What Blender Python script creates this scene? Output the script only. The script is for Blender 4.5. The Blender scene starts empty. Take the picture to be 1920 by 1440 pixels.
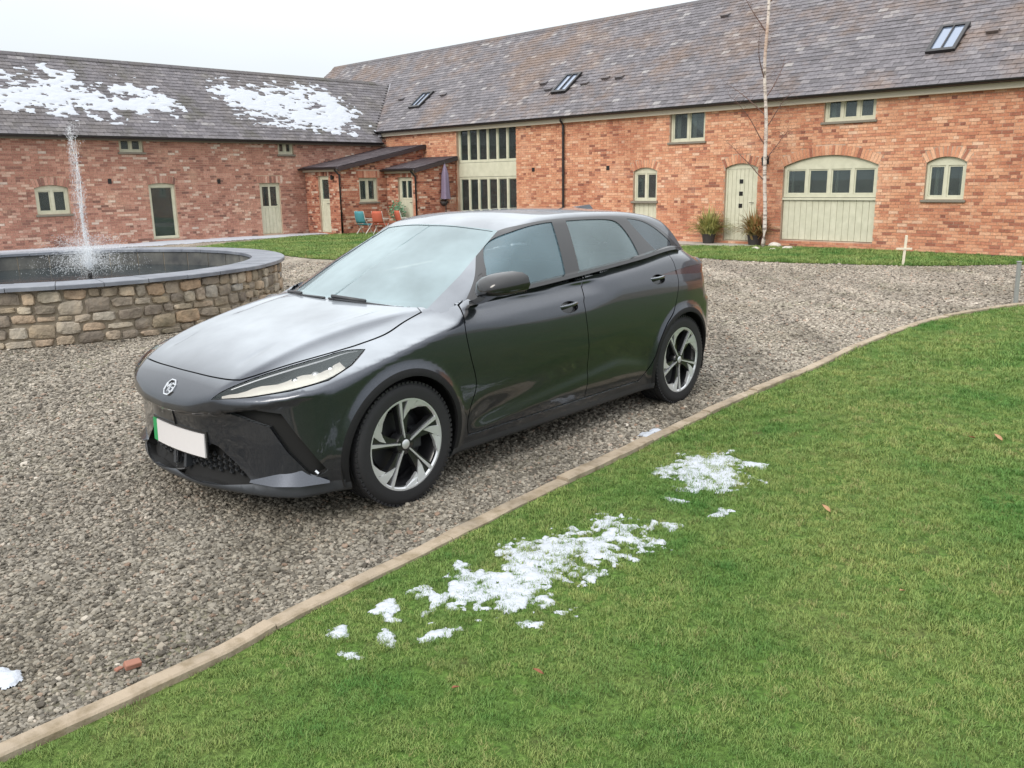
import bpy, bmesh, math, random
import numpy as np
from mathutils import Vector, Matrix
import mathutils.geometry as mgeo

# ---------------------------------------------------------------- camera, sky, sun, exposure
SC = bpy.context.scene
CAM_F, CAM_PITCH, CAM_ROLL, CAM_H = 1601.2466, math.radians(13.345782), math.radians(-0.864652), 1.637256
def _cam_axes():
    cp, sp = math.cos(CAM_PITCH), math.sin(CAM_PITCH)
    Fw = Vector((0, cp, -sp)); U0 = Vector((0, sp, cp)); R0 = Vector((1, 0, 0))
    cr, sr = math.cos(CAM_ROLL), math.sin(CAM_ROLL)
    return Fw, R0 * cr + U0 * sr, U0 * cr - R0 * sr
CF, CR, CU = _cam_axes()
cd = bpy.data.cameras.new('camera'); cam = bpy.data.objects.new('camera', cd)
SC.collection.objects.link(cam)
cd.sensor_fit = 'HORIZONTAL'; cd.sensor_width = 36.0; cd.lens = 36.0 * CAM_F / 1920.0
cd.clip_start = 0.05; cd.clip_end = 3000
m = Matrix((CR, CU, -CF)).transposed().to_4x4(); m.translation = Vector((0, 0, CAM_H))
cam.matrix_world = m
SC.camera = cam
def in_view(P, pad=0.03):
    d = Vector(P) - Vector((0, 0, CAM_H)); z = d.dot(CF)
    if z < 0.1: return False
    x = d.dot(CR) / z * CAM_F / 960.0; y = d.dot(CU) / z * CAM_F / 720.0
    return abs(x) < 1 + pad and abs(y) < 1 + pad

SUN_ELEV, SUN_AZ = math.radians(38), math.radians(215)     # azimuth clockwise from +Y (north)
w = bpy.data.worlds.new('World'); SC.world = w; w.use_nodes = True
nt = w.node_tree; nt.nodes.clear(); N = nt.nodes; L = nt.links
sky = N.new('ShaderNodeTexSky'); sky.sky_type = 'NISHITA'; sky.sun_disc = False
sky.sun_elevation = SUN_ELEV; sky.sun_rotation = SUN_AZ; sky.air_density = 1.0; sky.dust_density = 3.0
hs = N.new('ShaderNodeHueSaturation'); hs.inputs['Saturation'].default_value = 0.25
L.new(sky.outputs[0], hs.inputs['Color'])
tc = N.new('ShaderNodeTexCoord'); sep = N.new('ShaderNodeSeparateXYZ'); L.new(tc.outputs['Generated'], sep.inputs[0])
mr = N.new('ShaderNodeMapRange'); mr.inputs[1].default_value = 0.0; mr.inputs[2].default_value = 1.0
L.new(sep.outputs['Z'], mr.inputs[0])
# overcast cloud layer: brighter towards the zenith as an overcast sky is
cr = N.new('ShaderNodeValToRGB'); cr.color_ramp.elements[0].color = (9.6, 10.3, 10.7, 1); cr.color_ramp.elements[1].color = (27.0, 27.4, 28.0, 1)
cr.color_ramp.elements[0].position = 0.12
L.new(mr.outputs[0], cr.inputs[0])
nz = N.new('ShaderNodeTexNoise'); nz.inputs['Scale'].default_value = 1.6; nz.inputs['Detail'].default_value = 3
mp = N.new('ShaderNodeMapping'); mp.inputs['Scale'].default_value = (1, 1, 3.0); L.new(tc.outputs['Generated'], mp.inputs[0]); L.new(mp.outputs[0], nz.inputs['Vector'])
nr = N.new('ShaderNodeMapRange'); nr.inputs[1].default_value = .3; nr.inputs[2].default_value = .7; nr.inputs[3].default_value = .94; nr.inputs[4].default_value = 1.07
L.new(nz.outputs['Fac'], nr.inputs[0])
mul = N.new('ShaderNodeMixRGB'); mul.blend_type = 'MULTIPLY'; mul.inputs[0].default_value = 1; L.new(cr.outputs[0], mul.inputs[1]); L.new(nr.outputs[0], mul.inputs[2])
mx = N.new('ShaderNodeMixRGB'); mx.inputs[0].default_value = 0.85
L.new(hs.outputs[0], mx.inputs[1]); L.new(mul.outputs[0], mx.inputs[2])
bg = N.new('ShaderNodeBackground'); bg.inputs['Strength'].default_value = 0.10
L.new(mx.outputs[0], bg.inputs[0]); out = N.new('ShaderNodeOutputWorld'); L.new(bg.outputs[0], out.inputs[0])

sd = bpy.data.lights.new('sun', 'SUN'); sd.energy = 1.9; sd.angle = math.radians(25); sd.color = (1.0, 0.93, 0.84)
so = bpy.data.objects.new('sun', sd); SC.collection.objects.link(so)
sv = Vector((math.sin(SUN_AZ) * math.cos(SUN_ELEV), math.cos(SUN_AZ) * math.cos(SUN_ELEV), math.sin(SUN_ELEV)))
so.rotation_euler = sv.to_track_quat('Z', 'Y').to_euler(); so.location = sv * 40
SC.view_settings.view_transform = 'Standard'; SC.view_settings.look = 'None'
SC.view_settings.gamma = 1; SC.view_settings.use_curve_mapping = False; SC.view_settings.exposure = 0.0
SC.render.engine = 'CYCLES'; SC.cycles.max_bounces = 8; SC.cycles.transparent_max_bounces = 16

# ---------------------------------------------------------------- helpers
C = SC.collection
def mat(name, base, rough=.6, metal=0., coat=0., spec=.5, build=None):
    m = bpy.data.materials.new(name); m.use_nodes = True
    b = m.node_tree.nodes['Principled BSDF']
    b.inputs['Base Color'].default_value = (*base, 1); b.inputs['Roughness'].default_value = rough
    b.inputs['Metallic'].default_value = metal; b.inputs['Coat Weight'].default_value = coat; b.inputs['Coat Roughness'].default_value = .03
    b.inputs['Specular IOR Level'].default_value = spec
    if build: build(m.node_tree, b)
    return m
def noise_ramp(nt, scale, stops, detail=4, coord='Object', rough=.55, stretch=None):
    n = nt.nodes; tc = n.new('ShaderNodeTexCoord'); nz = n.new('ShaderNodeTexNoise')
    nz.inputs['Scale'].default_value = scale; nz.inputs['Detail'].default_value = detail; nz.inputs['Roughness'].default_value = rough
    src = n.new('ShaderNodeNewGeometry').outputs['Position'] if coord == 'World' else tc.outputs[coord]
    if stretch:
        mp = n.new('ShaderNodeMapping'); mp.inputs['Scale'].default_value = stretch; nt.links.new(src, mp.inputs[0]); src = mp.outputs[0]
    nt.links.new(src, nz.inputs['Vector'])
    r = n.new('ShaderNodeValToRGB'); e = r.color_ramp.elements
    while len(e) < len(stops): e.new(.5)
    for i, (p, c) in enumerate(stops): e[i].position = p; e[i].color = (*c, 1) if len(c) == 3 else c
    nt.links.new(nz.outputs['Fac'], r.inputs[0]); return nz, r
def world_tc(nt): return nt.nodes.new('ShaderNodeNewGeometry').outputs['Position']
def bump(nt, b, scale, strength, dist=.01, src=None, detail=4):
    n = nt.nodes; nz = n.new('ShaderNodeTexNoise'); nz.inputs['Scale'].default_value = scale; nz.inputs['Detail'].default_value = detail
    nt.links.new(src or world_tc(nt), nz.inputs['Vector'])
    bp = n.new('ShaderNodeBump'); bp.inputs['Strength'].default_value = strength; bp.inputs['Distance'].default_value = dist
    nt.links.new(nz.outputs['Fac'], bp.inputs['Height']); nt.links.new(bp.outputs[0], b.inputs['Normal']); return bp
def mixc(nt, a, bcol, fac, mode='MIX'):
    mx = nt.nodes.new('ShaderNodeMixRGB'); mx.blend_type = mode
    for i, v in ((0, fac), (1, a), (2, bcol)):
        if isinstance(v, (int, float)): mx.inputs[i].default_value = v
        elif isinstance(v, tuple): mx.inputs[i].default_value = (*v, 1)
        else: nt.links.new(v, mx.inputs[i])
    return mx.outputs[0]

class MB:
    def __init__(s): s.v = []; s.f = []; s.a = []
    def add(s, vs, fs, a=0.0):
        k = len(s.v); s.v += [tuple(v) for v in vs]; s.f += [tuple(i + k for i in f) for f in fs]; s.a += [a] * len(fs)
    def box(s, x0, x1, y0, y1, z0, z1, a=0.0, M=None, skip=()):
        vs = [Vector((x, y, z)) for z in (z0, z1) for y in (y0, y1) for x in (x0, x1)]
        if M is not None: vs = [M @ v for v in vs]
        fs = {'-z': (0, 2, 3, 1), '+z': (4, 5, 7, 6), '-y': (0, 1, 5, 4), '+y': (2, 6, 7, 3), '-x': (0, 4, 6, 2), '+x': (1, 3, 7, 5)}
        s.add(vs, [f for k, f in fs.items() if k not in skip], a)
    def prism(s, poly, a0, a1, axis=1, a=0.0):
        # poly: list of (u,v); extruded along the axis between a0 and a1
        def P(u, v, t): return {0: (t, u, v), 1: (u, t, v), 2: (u, v, t)}[axis]
        n = len(poly); vs = [P(u, v, a0) for u, v in poly] + [P(u, v, a1) for u, v in poly]
        fs = [tuple(range(n)), tuple(range(2 * n - 1, n - 1, -1))] + [(i, i + n, (i + 1) % n + n, (i + 1) % n) for i in range(n)]
        s.add(vs, fs, a)
    def tube(s, path, r, n=8, a=0.0, cap=True):
        path = [Vector(p) for p in path]; rs = r if isinstance(r, (list, tuple)) else [r] * len(path)
        vs = []
        for i, p in enumerate(path):
            t = (path[min(i + 1, len(path) - 1)] - path[max(i - 1, 0)]).normalized()
            u = t.cross(Vector((0, 0, 1)));
            if u.length < .05: u = t.cross(Vector((1, 0, 0)))
            u.normalize(); w = t.cross(u)
            vs += [p + (u * math.cos(q) + w * math.sin(q)) * rs[i] for q in [2 * math.pi * k / n for k in range(n)]]
        fs = [(i * n + k, i * n + (k + 1) % n, (i + 1) * n + (k + 1) % n, (i + 1) * n + k) for i in range(len(path) - 1) for k in range(n)]
        if cap: fs += [tuple(range(n - 1, -1, -1)), tuple(range((len(path) - 1) * n, len(path) * n))]
        s.add(vs, fs, a)
    def lathe(s, prof, n=48, axis=1, a=0.0, a0=0, a1=2 * math.pi, close=True):
        # prof: list of (radius, offset along axis)
        vs = []
        for k in range(n if close else n + 1):
            q = a0 + (a1 - a0) * k / n; c_, s_ = math.cos(q), math.sin(q)
            for r, t in prof: vs.append({1: (r * c_, t, r * s_), 2: (r * c_, r * s_, t)}[axis])
        m = len(prof); fs = []
        for k in range(n):
            k2 = (k + 1) % n if close else k + 1
            for i in range(m - 1): fs.append((k * m + i, k * m + i + 1, k2 * m + i + 1, k2 * m + i))
        s.add(vs, fs, a)
    def build(s, name, material, parent=None, smooth=False, loc=None, rnd=True, link=True, fixn=True, angle=None):
        me = bpy.data.meshes.new(name); me.from_pydata(s.v, [], s.f)
        if fixn:
            bm = bmesh.new(); bm.from_mesh(me); bmesh.ops.recalc_face_normals(bm, faces=bm.faces); bm.to_mesh(me); bm.free()
        if rnd and any(s.a):
            at = me.attributes.new('rnd', 'FLOAT', 'FACE'); at.data.foreach_set('value', s.a)
        if smooth:
            me.polygons.foreach_set('use_smooth', [True] * len(me.polygons))
            if angle: me.set_sharp_from_angle(angle=math.radians(angle))
        me.materials.append(material); o = bpy.data.objects.new(name, me)
        if link: C.objects.link(o)
        if parent: o.parent = parent
        if loc: o.location = loc
        return o
def link(name, me, parent=None, material=None):
    o = bpy.data.objects.new(name, me); C.objects.link(o)
    if material and not me.materials: me.materials.append(material)
    if parent: o.parent = parent
    return o
def empty(name, M=None, label=None, cat=None, group=None):
    o = bpy.data.objects.new(name, None); C.objects.link(o); o.empty_display_size = .2
    if M is not None: o.matrix_world = M
    if label: o['label'] = label
    if cat: o['category'] = cat
    if group: o['group'] = group
    return o
def tag(o, label=None, cat=None, group=None, kind=None):
    for k, v in (('label', label), ('category', cat), ('group', group), ('kind', kind)):
        if v: o[k] = v
    return o
def bevel(o, w=.01, seg=2):
    m = o.modifiers.new('bevel', 'BEVEL'); m.width = w; m.segments = seg; m.limit_method = 'ANGLE'
    return o
def inpoly(px, py, poly):
    # vectorised point in polygon
    px = np.asarray(px); py = np.asarray(py); r = np.zeros(px.shape, bool); n = len(poly)
    for i in range(n):
        x1, y1 = poly[i]; x2, y2 = poly[(i + 1) % n]
        c = ((y1 > py) != (y2 > py)); xx = (x2 - x1) * (py - y1) / (y2 - y1 if y2 != y1 else 1e-9) + x1
        r ^= c & (px < xx)
    return r
def segdist(px, py, poly, closed=True):
    px = np.asarray(px, float); py = np.asarray(py, float); d = np.full(px.shape, 1e9); n = len(poly)
    for i in range(n if closed else n - 1):
        x1, y1 = poly[i]; x2, y2 = poly[(i + 1) % n]; dx, dy = x2 - x1, y2 - y1; l = dx * dx + dy * dy + 1e-12
        t = np.clip(((px - x1) * dx + (py - y1) * dy) / l, 0, 1)
        d = np.minimum(d, np.hypot(px - x1 - t * dx, py - y1 - t * dy))
    return d
def vnoise(x, y, seed=0):
    # value noise, numpy
    xi = np.floor(x).astype(int); yi = np.floor(y).astype(int); fx = x - xi; fy = y - yi
    fx = fx * fx * (3 - 2 * fx); fy = fy * fy * (3 - 2 * fy)
    def h(a, b):
        n = (a * 374761393 + b * 668265263 + seed * 1442695041) & 0xffffffff
        n = ((n ^ (n >> 13)) * 1274126177) & 0xffffffff
        return ((n ^ (n >> 16)) & 0xffff) / 65535.0
    return (h(xi, yi) * (1 - fx) + h(xi + 1, yi) * fx) * (1 - fy) + (h(xi, yi + 1) * (1 - fx) + h(xi + 1, yi + 1) * fx) * fy
def fbm(x, y, seed=0, oc=4):
    s = 0; a = .5
    for i in range(oc): s = s + a * vnoise(x * 2 ** i, y * 2 ** i, seed + i * 7); a *= .5
    return s / (1 - .5 ** oc)
def glass_mat(name, tint, film, filmcol, rough=.02, pattern=True):
    m = bpy.data.materials.new(name); m.use_nodes = True; nt = m.node_tree; n = nt.nodes; n.clear(); L = nt.links
    o = n.new('ShaderNodeOutputMaterial'); tr = n.new('ShaderNodeBsdfTransparent'); tr.inputs[0].default_value = (*tint, 1)
    gl = n.new('ShaderNodeBsdfGlossy'); gl.inputs['Roughness'].default_value = rough; gl.inputs[0].default_value = (.9, 1, 1, 1)
    df = n.new('ShaderNodeBsdfPrincipled'); df.inputs['Base Color'].default_value = (*filmcol, 1); df.inputs['Roughness'].default_value = .35
    lw = n.new('ShaderNodeFresnel'); lw.inputs[0].default_value = 1.5
    a = n.new('ShaderNodeMixShader'); L.new(tr.outputs[0], a.inputs[1]); L.new(df.outputs[0], a.inputs[2])
    if pattern:
        tc = n.new('ShaderNodeTexCoord'); nz = n.new('ShaderNodeTexNoise'); nz.inputs['Scale'].default_value = 2.4; nz.inputs['Detail'].default_value = 4
        L.new(tc.outputs['Object'], nz.inputs['Vector']); mr = n.new('ShaderNodeMapRange')
        mr.inputs[1].default_value = .3; mr.inputs[2].default_value = .7; mr.inputs[3].default_value = film * .72; mr.inputs[4].default_value = film * 1.2
        L.new(nz.outputs['Fac'], mr.inputs[0]); L.new(mr.outputs[0], a.inputs[0])
    else: a.inputs[0].default_value = film
    b = n.new('ShaderNodeMixShader'); L.new(lw.outputs[0], b.inputs[0]); L.new(a.outputs[0], b.inputs[1]); L.new(gl.outputs[0], b.inputs[2])
    L.new(b.outputs[0], o.inputs[0]); return m
m_wglass = glass_mat('window_glass', (.75, .8, .8), .16, (.20, .24, .24), .01, True)

# ================================================================ GROUND
def drive_wear(nt, c):
    # paler, driven-over stone in the turning area and faint streaks along the drive
    n = nt.nodes; L = nt.links; g = n.new('ShaderNodeSeparateXYZ'); L.new(world_tc(nt), g.inputs[0]); mr = n.new('ShaderNodeMapRange'); mr.inputs[1].default_value = 5; mr.inputs[2].default_value = 12; L.new(g.outputs['Y'], mr.inputs[0])
    c = mixc(nt, c, mixc(nt, c, (1.30, 1.27, 1.28), 1., 'MULTIPLY'), mr.outputs[0])
    mp = n.new('ShaderNodeMapping'); mp.inputs['Rotation'].default_value = (0, 0, math.radians(-42)); mp.inputs['Scale'].default_value = (1.5, .16, 1); L.new(world_tc(nt), mp.inputs[0])
    z = n.new('ShaderNodeTexNoise'); z.inputs['Scale'].default_value = 1; z.inputs['Detail'].default_value = 4; L.new(mp.outputs[0], z.inputs['Vector'])
    r = n.new('ShaderNodeValToRGB'); r.color_ramp.elements[0].position = .38; r.color_ramp.elements[0].color = (.82, .81, .79, 1); r.color_ramp.elements[1].position = .62; r.color_ramp.elements[1].color = (1.16, 1.15, 1.13, 1); L.new(z.outputs['Fac'], r.inputs[0])
    return mixc(nt, c, r.outputs[0], 1., 'MULTIPLY')
def gravel_mat(nt, b):
    P = world_tc(nt); n = nt.nodes; L = nt.links
    v = n.new('ShaderNodeTexVoronoi'); v.inputs['Scale'].default_value = 46; L.new(P, v.inputs['Vector'])
    r = n.new('ShaderNodeValToRGB'); e = r.color_ramp.elements
    for p, c in ((.0, (.09, .08, .068)), (.3, (.165, .15, .124)), (.6, (.225, .205, .172)), (.85, (.28, .26, .222)), (1., (.38, .355, .31))):
        if p in (0., 1.): e[0 if p == 0 else -1].position = p; e[0 if p == 0 else -1].color = (*c, 1)
        else: q = e.new(p); q.color = (*c, 1)
    sp = n.new('ShaderNodeSeparateColor'); L.new(v.outputs['Color'], sp.inputs[0]); L.new(sp.outputs[0], r.inputs[0])
    nz, rr = noise_ramp(nt, .55, [(.3, (.78, .76, .70)), (.5, (.97, .96, .94)), (.7, (1.18, 1.15, 1.13))], coord='World', detail=6)
    c = mixc(nt, r.outputs[0], rr.outputs[0], 1.0, 'MULTIPLY'); c = drive_wear(nt, c)
    # a few mossy, damp stretches
    nz2, r2 = noise_ramp(nt, 1.3, [(.52, (0, 0, 0)), (.68, (.5, .5, .5))], coord='World', detail=5)
    c = mixc(nt, c, (.13, .135, .075), r2.outputs[0]); L.new(c, b.inputs['Base Color'])
    bp = n.new('ShaderNodeBump'); bp.inputs['Strength'].default_value = 1; bp.inputs['Distance'].default_value = .009; bp.invert = True
    L.new(v.outputs['Distance'], bp.inputs['Height']); L.new(bp.outputs[0], b.inputs['Normal'])
m_gravel = mat('gravel_bed', (.2, .19, .17), .92, spec=.2, build=gravel_mat)
def stone_mat(nt, b):
    n = nt.nodes; L = nt.links; oi = n.new('ShaderNodeObjectInfo'); r = n.new('ShaderNodeValToRGB'); e = r.color_ramp.elements
    stops = ((0., (.075, .067, .056)), (.25, (.150, .138, .118)), (.5, (.220, .204, .176)), (.72, (.285, .266, .232)), (.9, (.34, .315, .27)), (.985, (.24, .17, .13)), (1., (.52, .49, .44)))
    e[0].position = 0; e[0].color = (*stops[0][1], 1); e[1].position = 1; e[1].color = (*stops[-1][1], 1)
    for p, c in stops[1:-1]: q = e.new(p); q.color = (*c, 1)
    L.new(oi.outputs['Random'], r.inputs[0])
    nz, rr = noise_ramp(nt, .55, [(.3, (.78, .76, .70)), (.5, (.97, .96, .94)), (.7, (1.18, 1.15, 1.13))], coord='World', detail=6)
    c = mixc(nt, r.outputs[0], rr.outputs[0], 1.0, 'MULTIPLY'); c = drive_wear(nt, c)
    nz2, r2 = noise_ramp(nt, 25, [(.35, (.8, .8, .8)), (.65, (1.12, 1.12, 1.12))], coord='World'); c = mixc(nt, c, r2.outputs[0], 1., 'MULTIPLY')
    L.new(c, b.inputs['Base Color'])
m_stone = mat('gravel_stone', (.2, .19, .17), .8, spec=.3, build=stone_mat)
def green_ground(nt, b):
    nz, r = noise_ramp(nt, 1.1, [(.30, (.10, .14, .035)), (.48, (.085, .16, .032)), (.62, (.12, .17, .045)), (.75, (.16, .17, .06))], coord='World', detail=6)
    nz2, r2 = noise_ramp(nt, 55, [(.3, (.45, .45, .45)), (.7, (1.3, 1.3, 1.3))], coord='World', detail=3)
    c = mixc(nt, r.outputs[0], r2.outputs[0], 1., 'MULTIPLY')
    nz3, r3 = noise_ramp(nt, 3.5, [(.60, (0, 0, 0)), (.78, (.7, .7, .7))], coord='World', detail=6)
    c = mixc(nt, c, (.10, .075, .042), r3.outputs[0]); nt.links.new(c, b.inputs['Base Color'])
    bump(nt, b, 120, .8, .02)
m_lawn = mat('lawn_turf', (.06, .11, .02), .95, spec=.15, build=green_ground)
def blade_mat(nt, b):
    n = nt.nodes; L = nt.links; oi = n.new('ShaderNodeObjectInfo')
    r = n.new('ShaderNodeValToRGB'); e = r.color_ramp.elements; e[0].color = (.110, .185, .048, 1); e[1].color = (.19, .275, .085, 1)
    q = e.new(.5); q.color = (.175, .245, .068, 1); q = e.new(.9); q.color = (.24, .29, .09, 1); q = e.new(.985); q.color = (.27, .26, .11, 1)
    L.new(oi.outputs['Random'], r.inputs[0])
    nz, rr = noise_ramp(nt, .9, [(.36, (.46, .78, .55)), (.48, (.92, 1.0, .92)), (.64, (1.22, 1.14, 1.15))], coord='World', detail=5, rough=.6)
    c = mixc(nt, r.outputs[0], rr.outputs[0], 1., 'MULTIPLY')
    nz3, r3 = noise_ramp(nt, 2.6, [(.60, (0, 0, 0)), (.78, (.45, .45, .45))], coord='World', detail=6)
    c = mixc(nt, c, (.24, .175, .085), r3.outputs[0])
    L.new(c, b.inputs['Base Color']); b.inputs['Subsurface Weight'].default_value = 0
m_blade = mat('grass_blade', (.1, .2, .03), .6, spec=.25, build=blade_mat)
m_kerb = mat('edging_stone', (.33, .26, .18), .85, build=lambda nt, b: (lambda a: nt.links.new(mixc(nt, a[1].outputs[0], noise_ramp(nt, 14, [(.45, (1, 1, 1)), (.75, (.55, .52, .42))], coord='World')[1].outputs[0], 1., 'MULTIPLY'), b.inputs['Base Color']))(noise_ramp(nt, 2.0, [(.3, (.24, .20, .15)), (.5, (.34, .275, .20)), (.7, (.42, .35, .265))], coord='World')) and None or bump(nt, b, 90, .5, .006))
m_soil = mat('soil', (.055, .042, .03), .95, build=lambda nt, b: bump(nt, b, 40, 1, .02))
m_path = mat('paving_concrete', (.42, .39, .35), .85, build=lambda nt, b: bump(nt, b, 30, .4, .01))
m_snow = bpy.data.materials.new('snow'); m_snow.use_nodes = True
_b = m_snow.node_tree.nodes['Principled BSDF']; _b.inputs['Base Color'].default_value = (.45, .48, .53, 1); _b.inputs['Roughness'].default_value = .55
bump(m_snow.node_tree, _b, 60, .6, .01)

def sheet(name, poly, z, material, label=None):
    v = [Vector((x, y, 0)) for x, y in poly]; t = mgeo.tessellate_polygon([v])
    me = bpy.data.meshes.new(name); me.from_pydata([(x, y, z) for x, y in poly], [], [tuple(q) for q in t]); me.materials.append(material)
    bm = bmesh.new(); bm.from_mesh(me); bmesh.ops.recalc_face_normals(bm, faces=bm.faces)
    if bm.faces[0].normal.z < 0: bmesh.ops.reverse_faces(bm, faces=bm.faces)
    bm.to_mesh(me); bm.free()
    o = link(name, me); o['kind'] = 'structure'
    if label: o['label'] = label
    return o
mb = MB(); mb.add([(-400, -400, 0), (400, -400, 0), (400, 400, 0), (-400, 400, 0)], [(0, 1, 2, 3)])
g_ = mb.build('gravel_ground', m_gravel); g_['kind'] = 'structure'
KI = [(-4.6, -.9), (-3.2, .45), (-2.2, 1.45), (-1.505, 2.163), (-1.321, 2.364), (-1.182, 2.521), (-1.015, 2.717), (-.892, 2.905), (-.744, 3.110), (-.395, 3.554), (.102, 4.201), (.705, 4.935), (1.09, 5.423), (1.776, 6.26), (2.723, 7.333), (3.696, 8.50), (4.961, 9.754), (6.492, 10.716), (8.4, 11.6), (11, 12.5), (15, 13.4), (22, 14.2)]
KI = [tuple(p) for p in crom(KI, False, .12)] if 'crom' in globals() else KI
def catmull(pts, step):
    P = [np.array(p, float) for p in pts]; n = len(P); out = []
    for i in range(n - 1):
        p0 = P[max(i - 1, 0)]; p1 = P[i]; p2 = P[i + 1]; p3 = P[min(i + 2, n - 1)]; k = max(1, int(np.linalg.norm(p2 - p1) / step))
        for j in range(k):
            t = j / k; out.append(tuple(.5 * ((2 * p1) + (-p0 + p2) * t + (2 * p0 - 5 * p1 + 4 * p2 - p3) * t * t + (-p0 + 3 * p1 - 3 * p2 + p3) * t ** 3)))
    return out + [tuple(P[-1])]
KI = catmull(KI, .10)
LAWN = KI + [(22, -12), (-4.6, -12)]
sheet('lawn', LAWN, .012, m_lawn)
BLAWN = [(3.2, 20.9), (4.43, 21.2), (6.57, 20.4), (8.2, 19.1), (9.4, 17.7), (10.6, 16.3), (12.2, 14.6), (12.0, 13.9), (10.6, 15.3), (9.513, 15.864), (8.27, 15.75), (7.354, 15.895), (5.642, 16.70), (4.767, 17.30), (3.879, 18.19), (3.0, 19.4), (2.6, 20.4)]
sheet('back_lawn', BLAWN, .012, m_lawn)
LLAWN = [(-8.6, 22.6), (-8.1, 24.6), (-7.45, 26.1), (-6.7, 27.5), (-5.6, 28.3), (-4.6, 28.9), (-3.2, 28.3), (-1.6, 26.4), (-1.4, 24.0), (-2.4, 21.0), (-3.72, 18.97), (-4.394, 19.35), (-5.593, 20.71), (-6.903, 22.6)]
sheet('left_lawn', LLAWN, .012, m_lawn)
# edging stones between gravel and lawn, each its own piece
edge = empty('lawn_edging'); edge['kind'] = 'structure'
rng = random.Random(4)
i = 0; P_ = KI; acc = 0; seg = []; start = 0
def edge_piece(pts, j):
    mb = MB(); n = len(pts); vs = []; wd = .076 + rng.uniform(-.008, .008); h = .036 + rng.uniform(-.006, .01); dz = rng.uniform(-.008, .008)
    for k, p in enumerate(pts):
        a = np.array(pts[max(k - 1, 0)]); c_ = np.array(pts[min(k + 1, n - 1)]); t = (c_ - a) / np.linalg.norm(c_ - a); nn = np.array((-t[1], t[0])); p = np.array(p)
        q = p + nn * wd; jj = dz * k / n + .002 * math.sin(k * 1.7)
        a1 = p + nn * .008; q1 = q - nn * .008
        vs += [(p[0], p[1], -.02), (p[0], p[1], h + jj - .007), (a1[0], a1[1], h + jj), (q1[0], q1[1], h + jj), (q[0], q[1], h + jj - .007), (q[0], q[1], -.02)]
    fs = [(k * 6 + m_, k * 6 + m_ + 1, k * 6 + 7 + m_, k * 6 + 6 + m_) for k in range(n - 1) for m_ in range(5)] + [tuple(range(6)), tuple(range((n - 1) * 6 + 5, (n - 1) * 6 - 1, -1))]
    mb.add(vs, fs); mb.build('edging_stone', m_kerb, edge)
j = 0; k0 = 0
while k0 < len(KI) - 2:
    k1 = min(k0 + rng.choice((7, 8, 9)), len(KI) - 1); pts = list(KI[k0:k1 + 1])
    d = np.array(pts[-1]) - np.array(pts[-2]); pts[-1] = tuple(np.array(pts[-1]) - d * .06)
    edge_piece(pts, j); k0 = k1; j += 1

# ---- scattered gravel and grass (geometry nodes)
def proto_col(name, objs):
    c_ = bpy.data.collections.new(name)
    for o in objs:
        for q in list(o.users_collection): q.objects.unlink(o)
        c_.objects.link(o)
    return c_
def scatter(name, pts, scales, col, tilt, kind='stuff', rnd_rot=True, label=None):
    me = bpy.data.meshes.new(name); me.vertices.add(len(pts)); me.vertices.foreach_set('co', np.asarray(pts, np.float32).ravel())
    at = me.attributes.new('sc', 'FLOAT', 'POINT'); at.data.foreach_set('value', np.asarray(scales, np.float32))
    o = link(name, me); o['kind'] = kind
    if label: o['label'] = label
    ng = bpy.data.node_groups.new(name + '_scatter', 'GeometryNodeTree')
    ng.interface.new_socket('Geometry', in_out='INPUT', socket_type='NodeSocketGeometry'); ng.interface.new_socket('Geometry', in_out='OUTPUT', socket_type='NodeSocketGeometry')
    n = ng.nodes; L = ng.links; gi = n.new('NodeGroupInput'); go = n.new('NodeGroupOutput')
    ci = n.new('GeometryNodeCollectionInfo'); ci.inputs['Collection'].default_value = col; ci.inputs['Separate Children'].default_value = True; ci.inputs['Reset Children'].default_value = True
    ip = n.new('GeometryNodeInstanceOnPoints'); ip.inputs['Pick Instance'].default_value = True
    na = n.new('GeometryNodeInputNamedAttribute'); na.inputs[0].default_value = 'sc'; na.data_type = 'FLOAT'
    rv = n.new('FunctionNodeRandomValue'); rv.data_type = 'FLOAT_VECTOR'
    rv.inputs[0].default_value = (-tilt, -tilt, 0); rv.inputs[1].default_value = (tilt, tilt, 6.283)
    L.new(gi.outputs[0], ip.inputs['Points']); L.new(ci.outputs[0], ip.inputs['Instance']); L.new(rv.outputs[0], ip.inputs['Rotation']); L.new(na.outputs[0], ip.inputs['Scale']); L.new(ip.outputs[0], go.inputs[0])
    md = o.modifiers.new('scatter', 'NODES'); md.node_group = ng
    return o
def stone_proto(seed):
    r = random.Random(seed); bm = bmesh.new(); bmesh.ops.create_icosphere(bm, subdivisions=1, radius=1)
    sx, sy, sz = r.uniform(.8, 1.25), r.uniform(.65, 1.0), r.uniform(.42, .7)
    for v in bm.verts: v.co = Vector((v.co.x * sx, v.co.y * sy, v.co.z * sz)) * r.uniform(.78, 1.2)
    me = bpy.data.meshes.new('stone'); bm.to_mesh(me); bm.free(); me.materials.append(m_stone); o = bpy.data.objects.new('stone', me); C.objects.link(o); return o
stones = proto_col('stone_kinds', [stone_proto(i) for i in range(8)])
nr_ = np.random.default_rng(7)
LAWN_A = LAWN
def wedge(n, r0, r1, ang=36):
    # random ground points seen from the camera, uniform per area
    a = np.radians(nr_.uniform(-ang, ang, n)); r = np.sqrt(nr_.uniform(r0 * r0, r1 * r1, n)); return r * np.sin(a), r * np.cos(a)
def wedge_area(r0, r1, ang=36): return math.radians(2 * ang) / 2 * (r1 * r1 - r0 * r0)
FC = (-6.10, 11.57)
gp = []; gs = []
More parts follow.
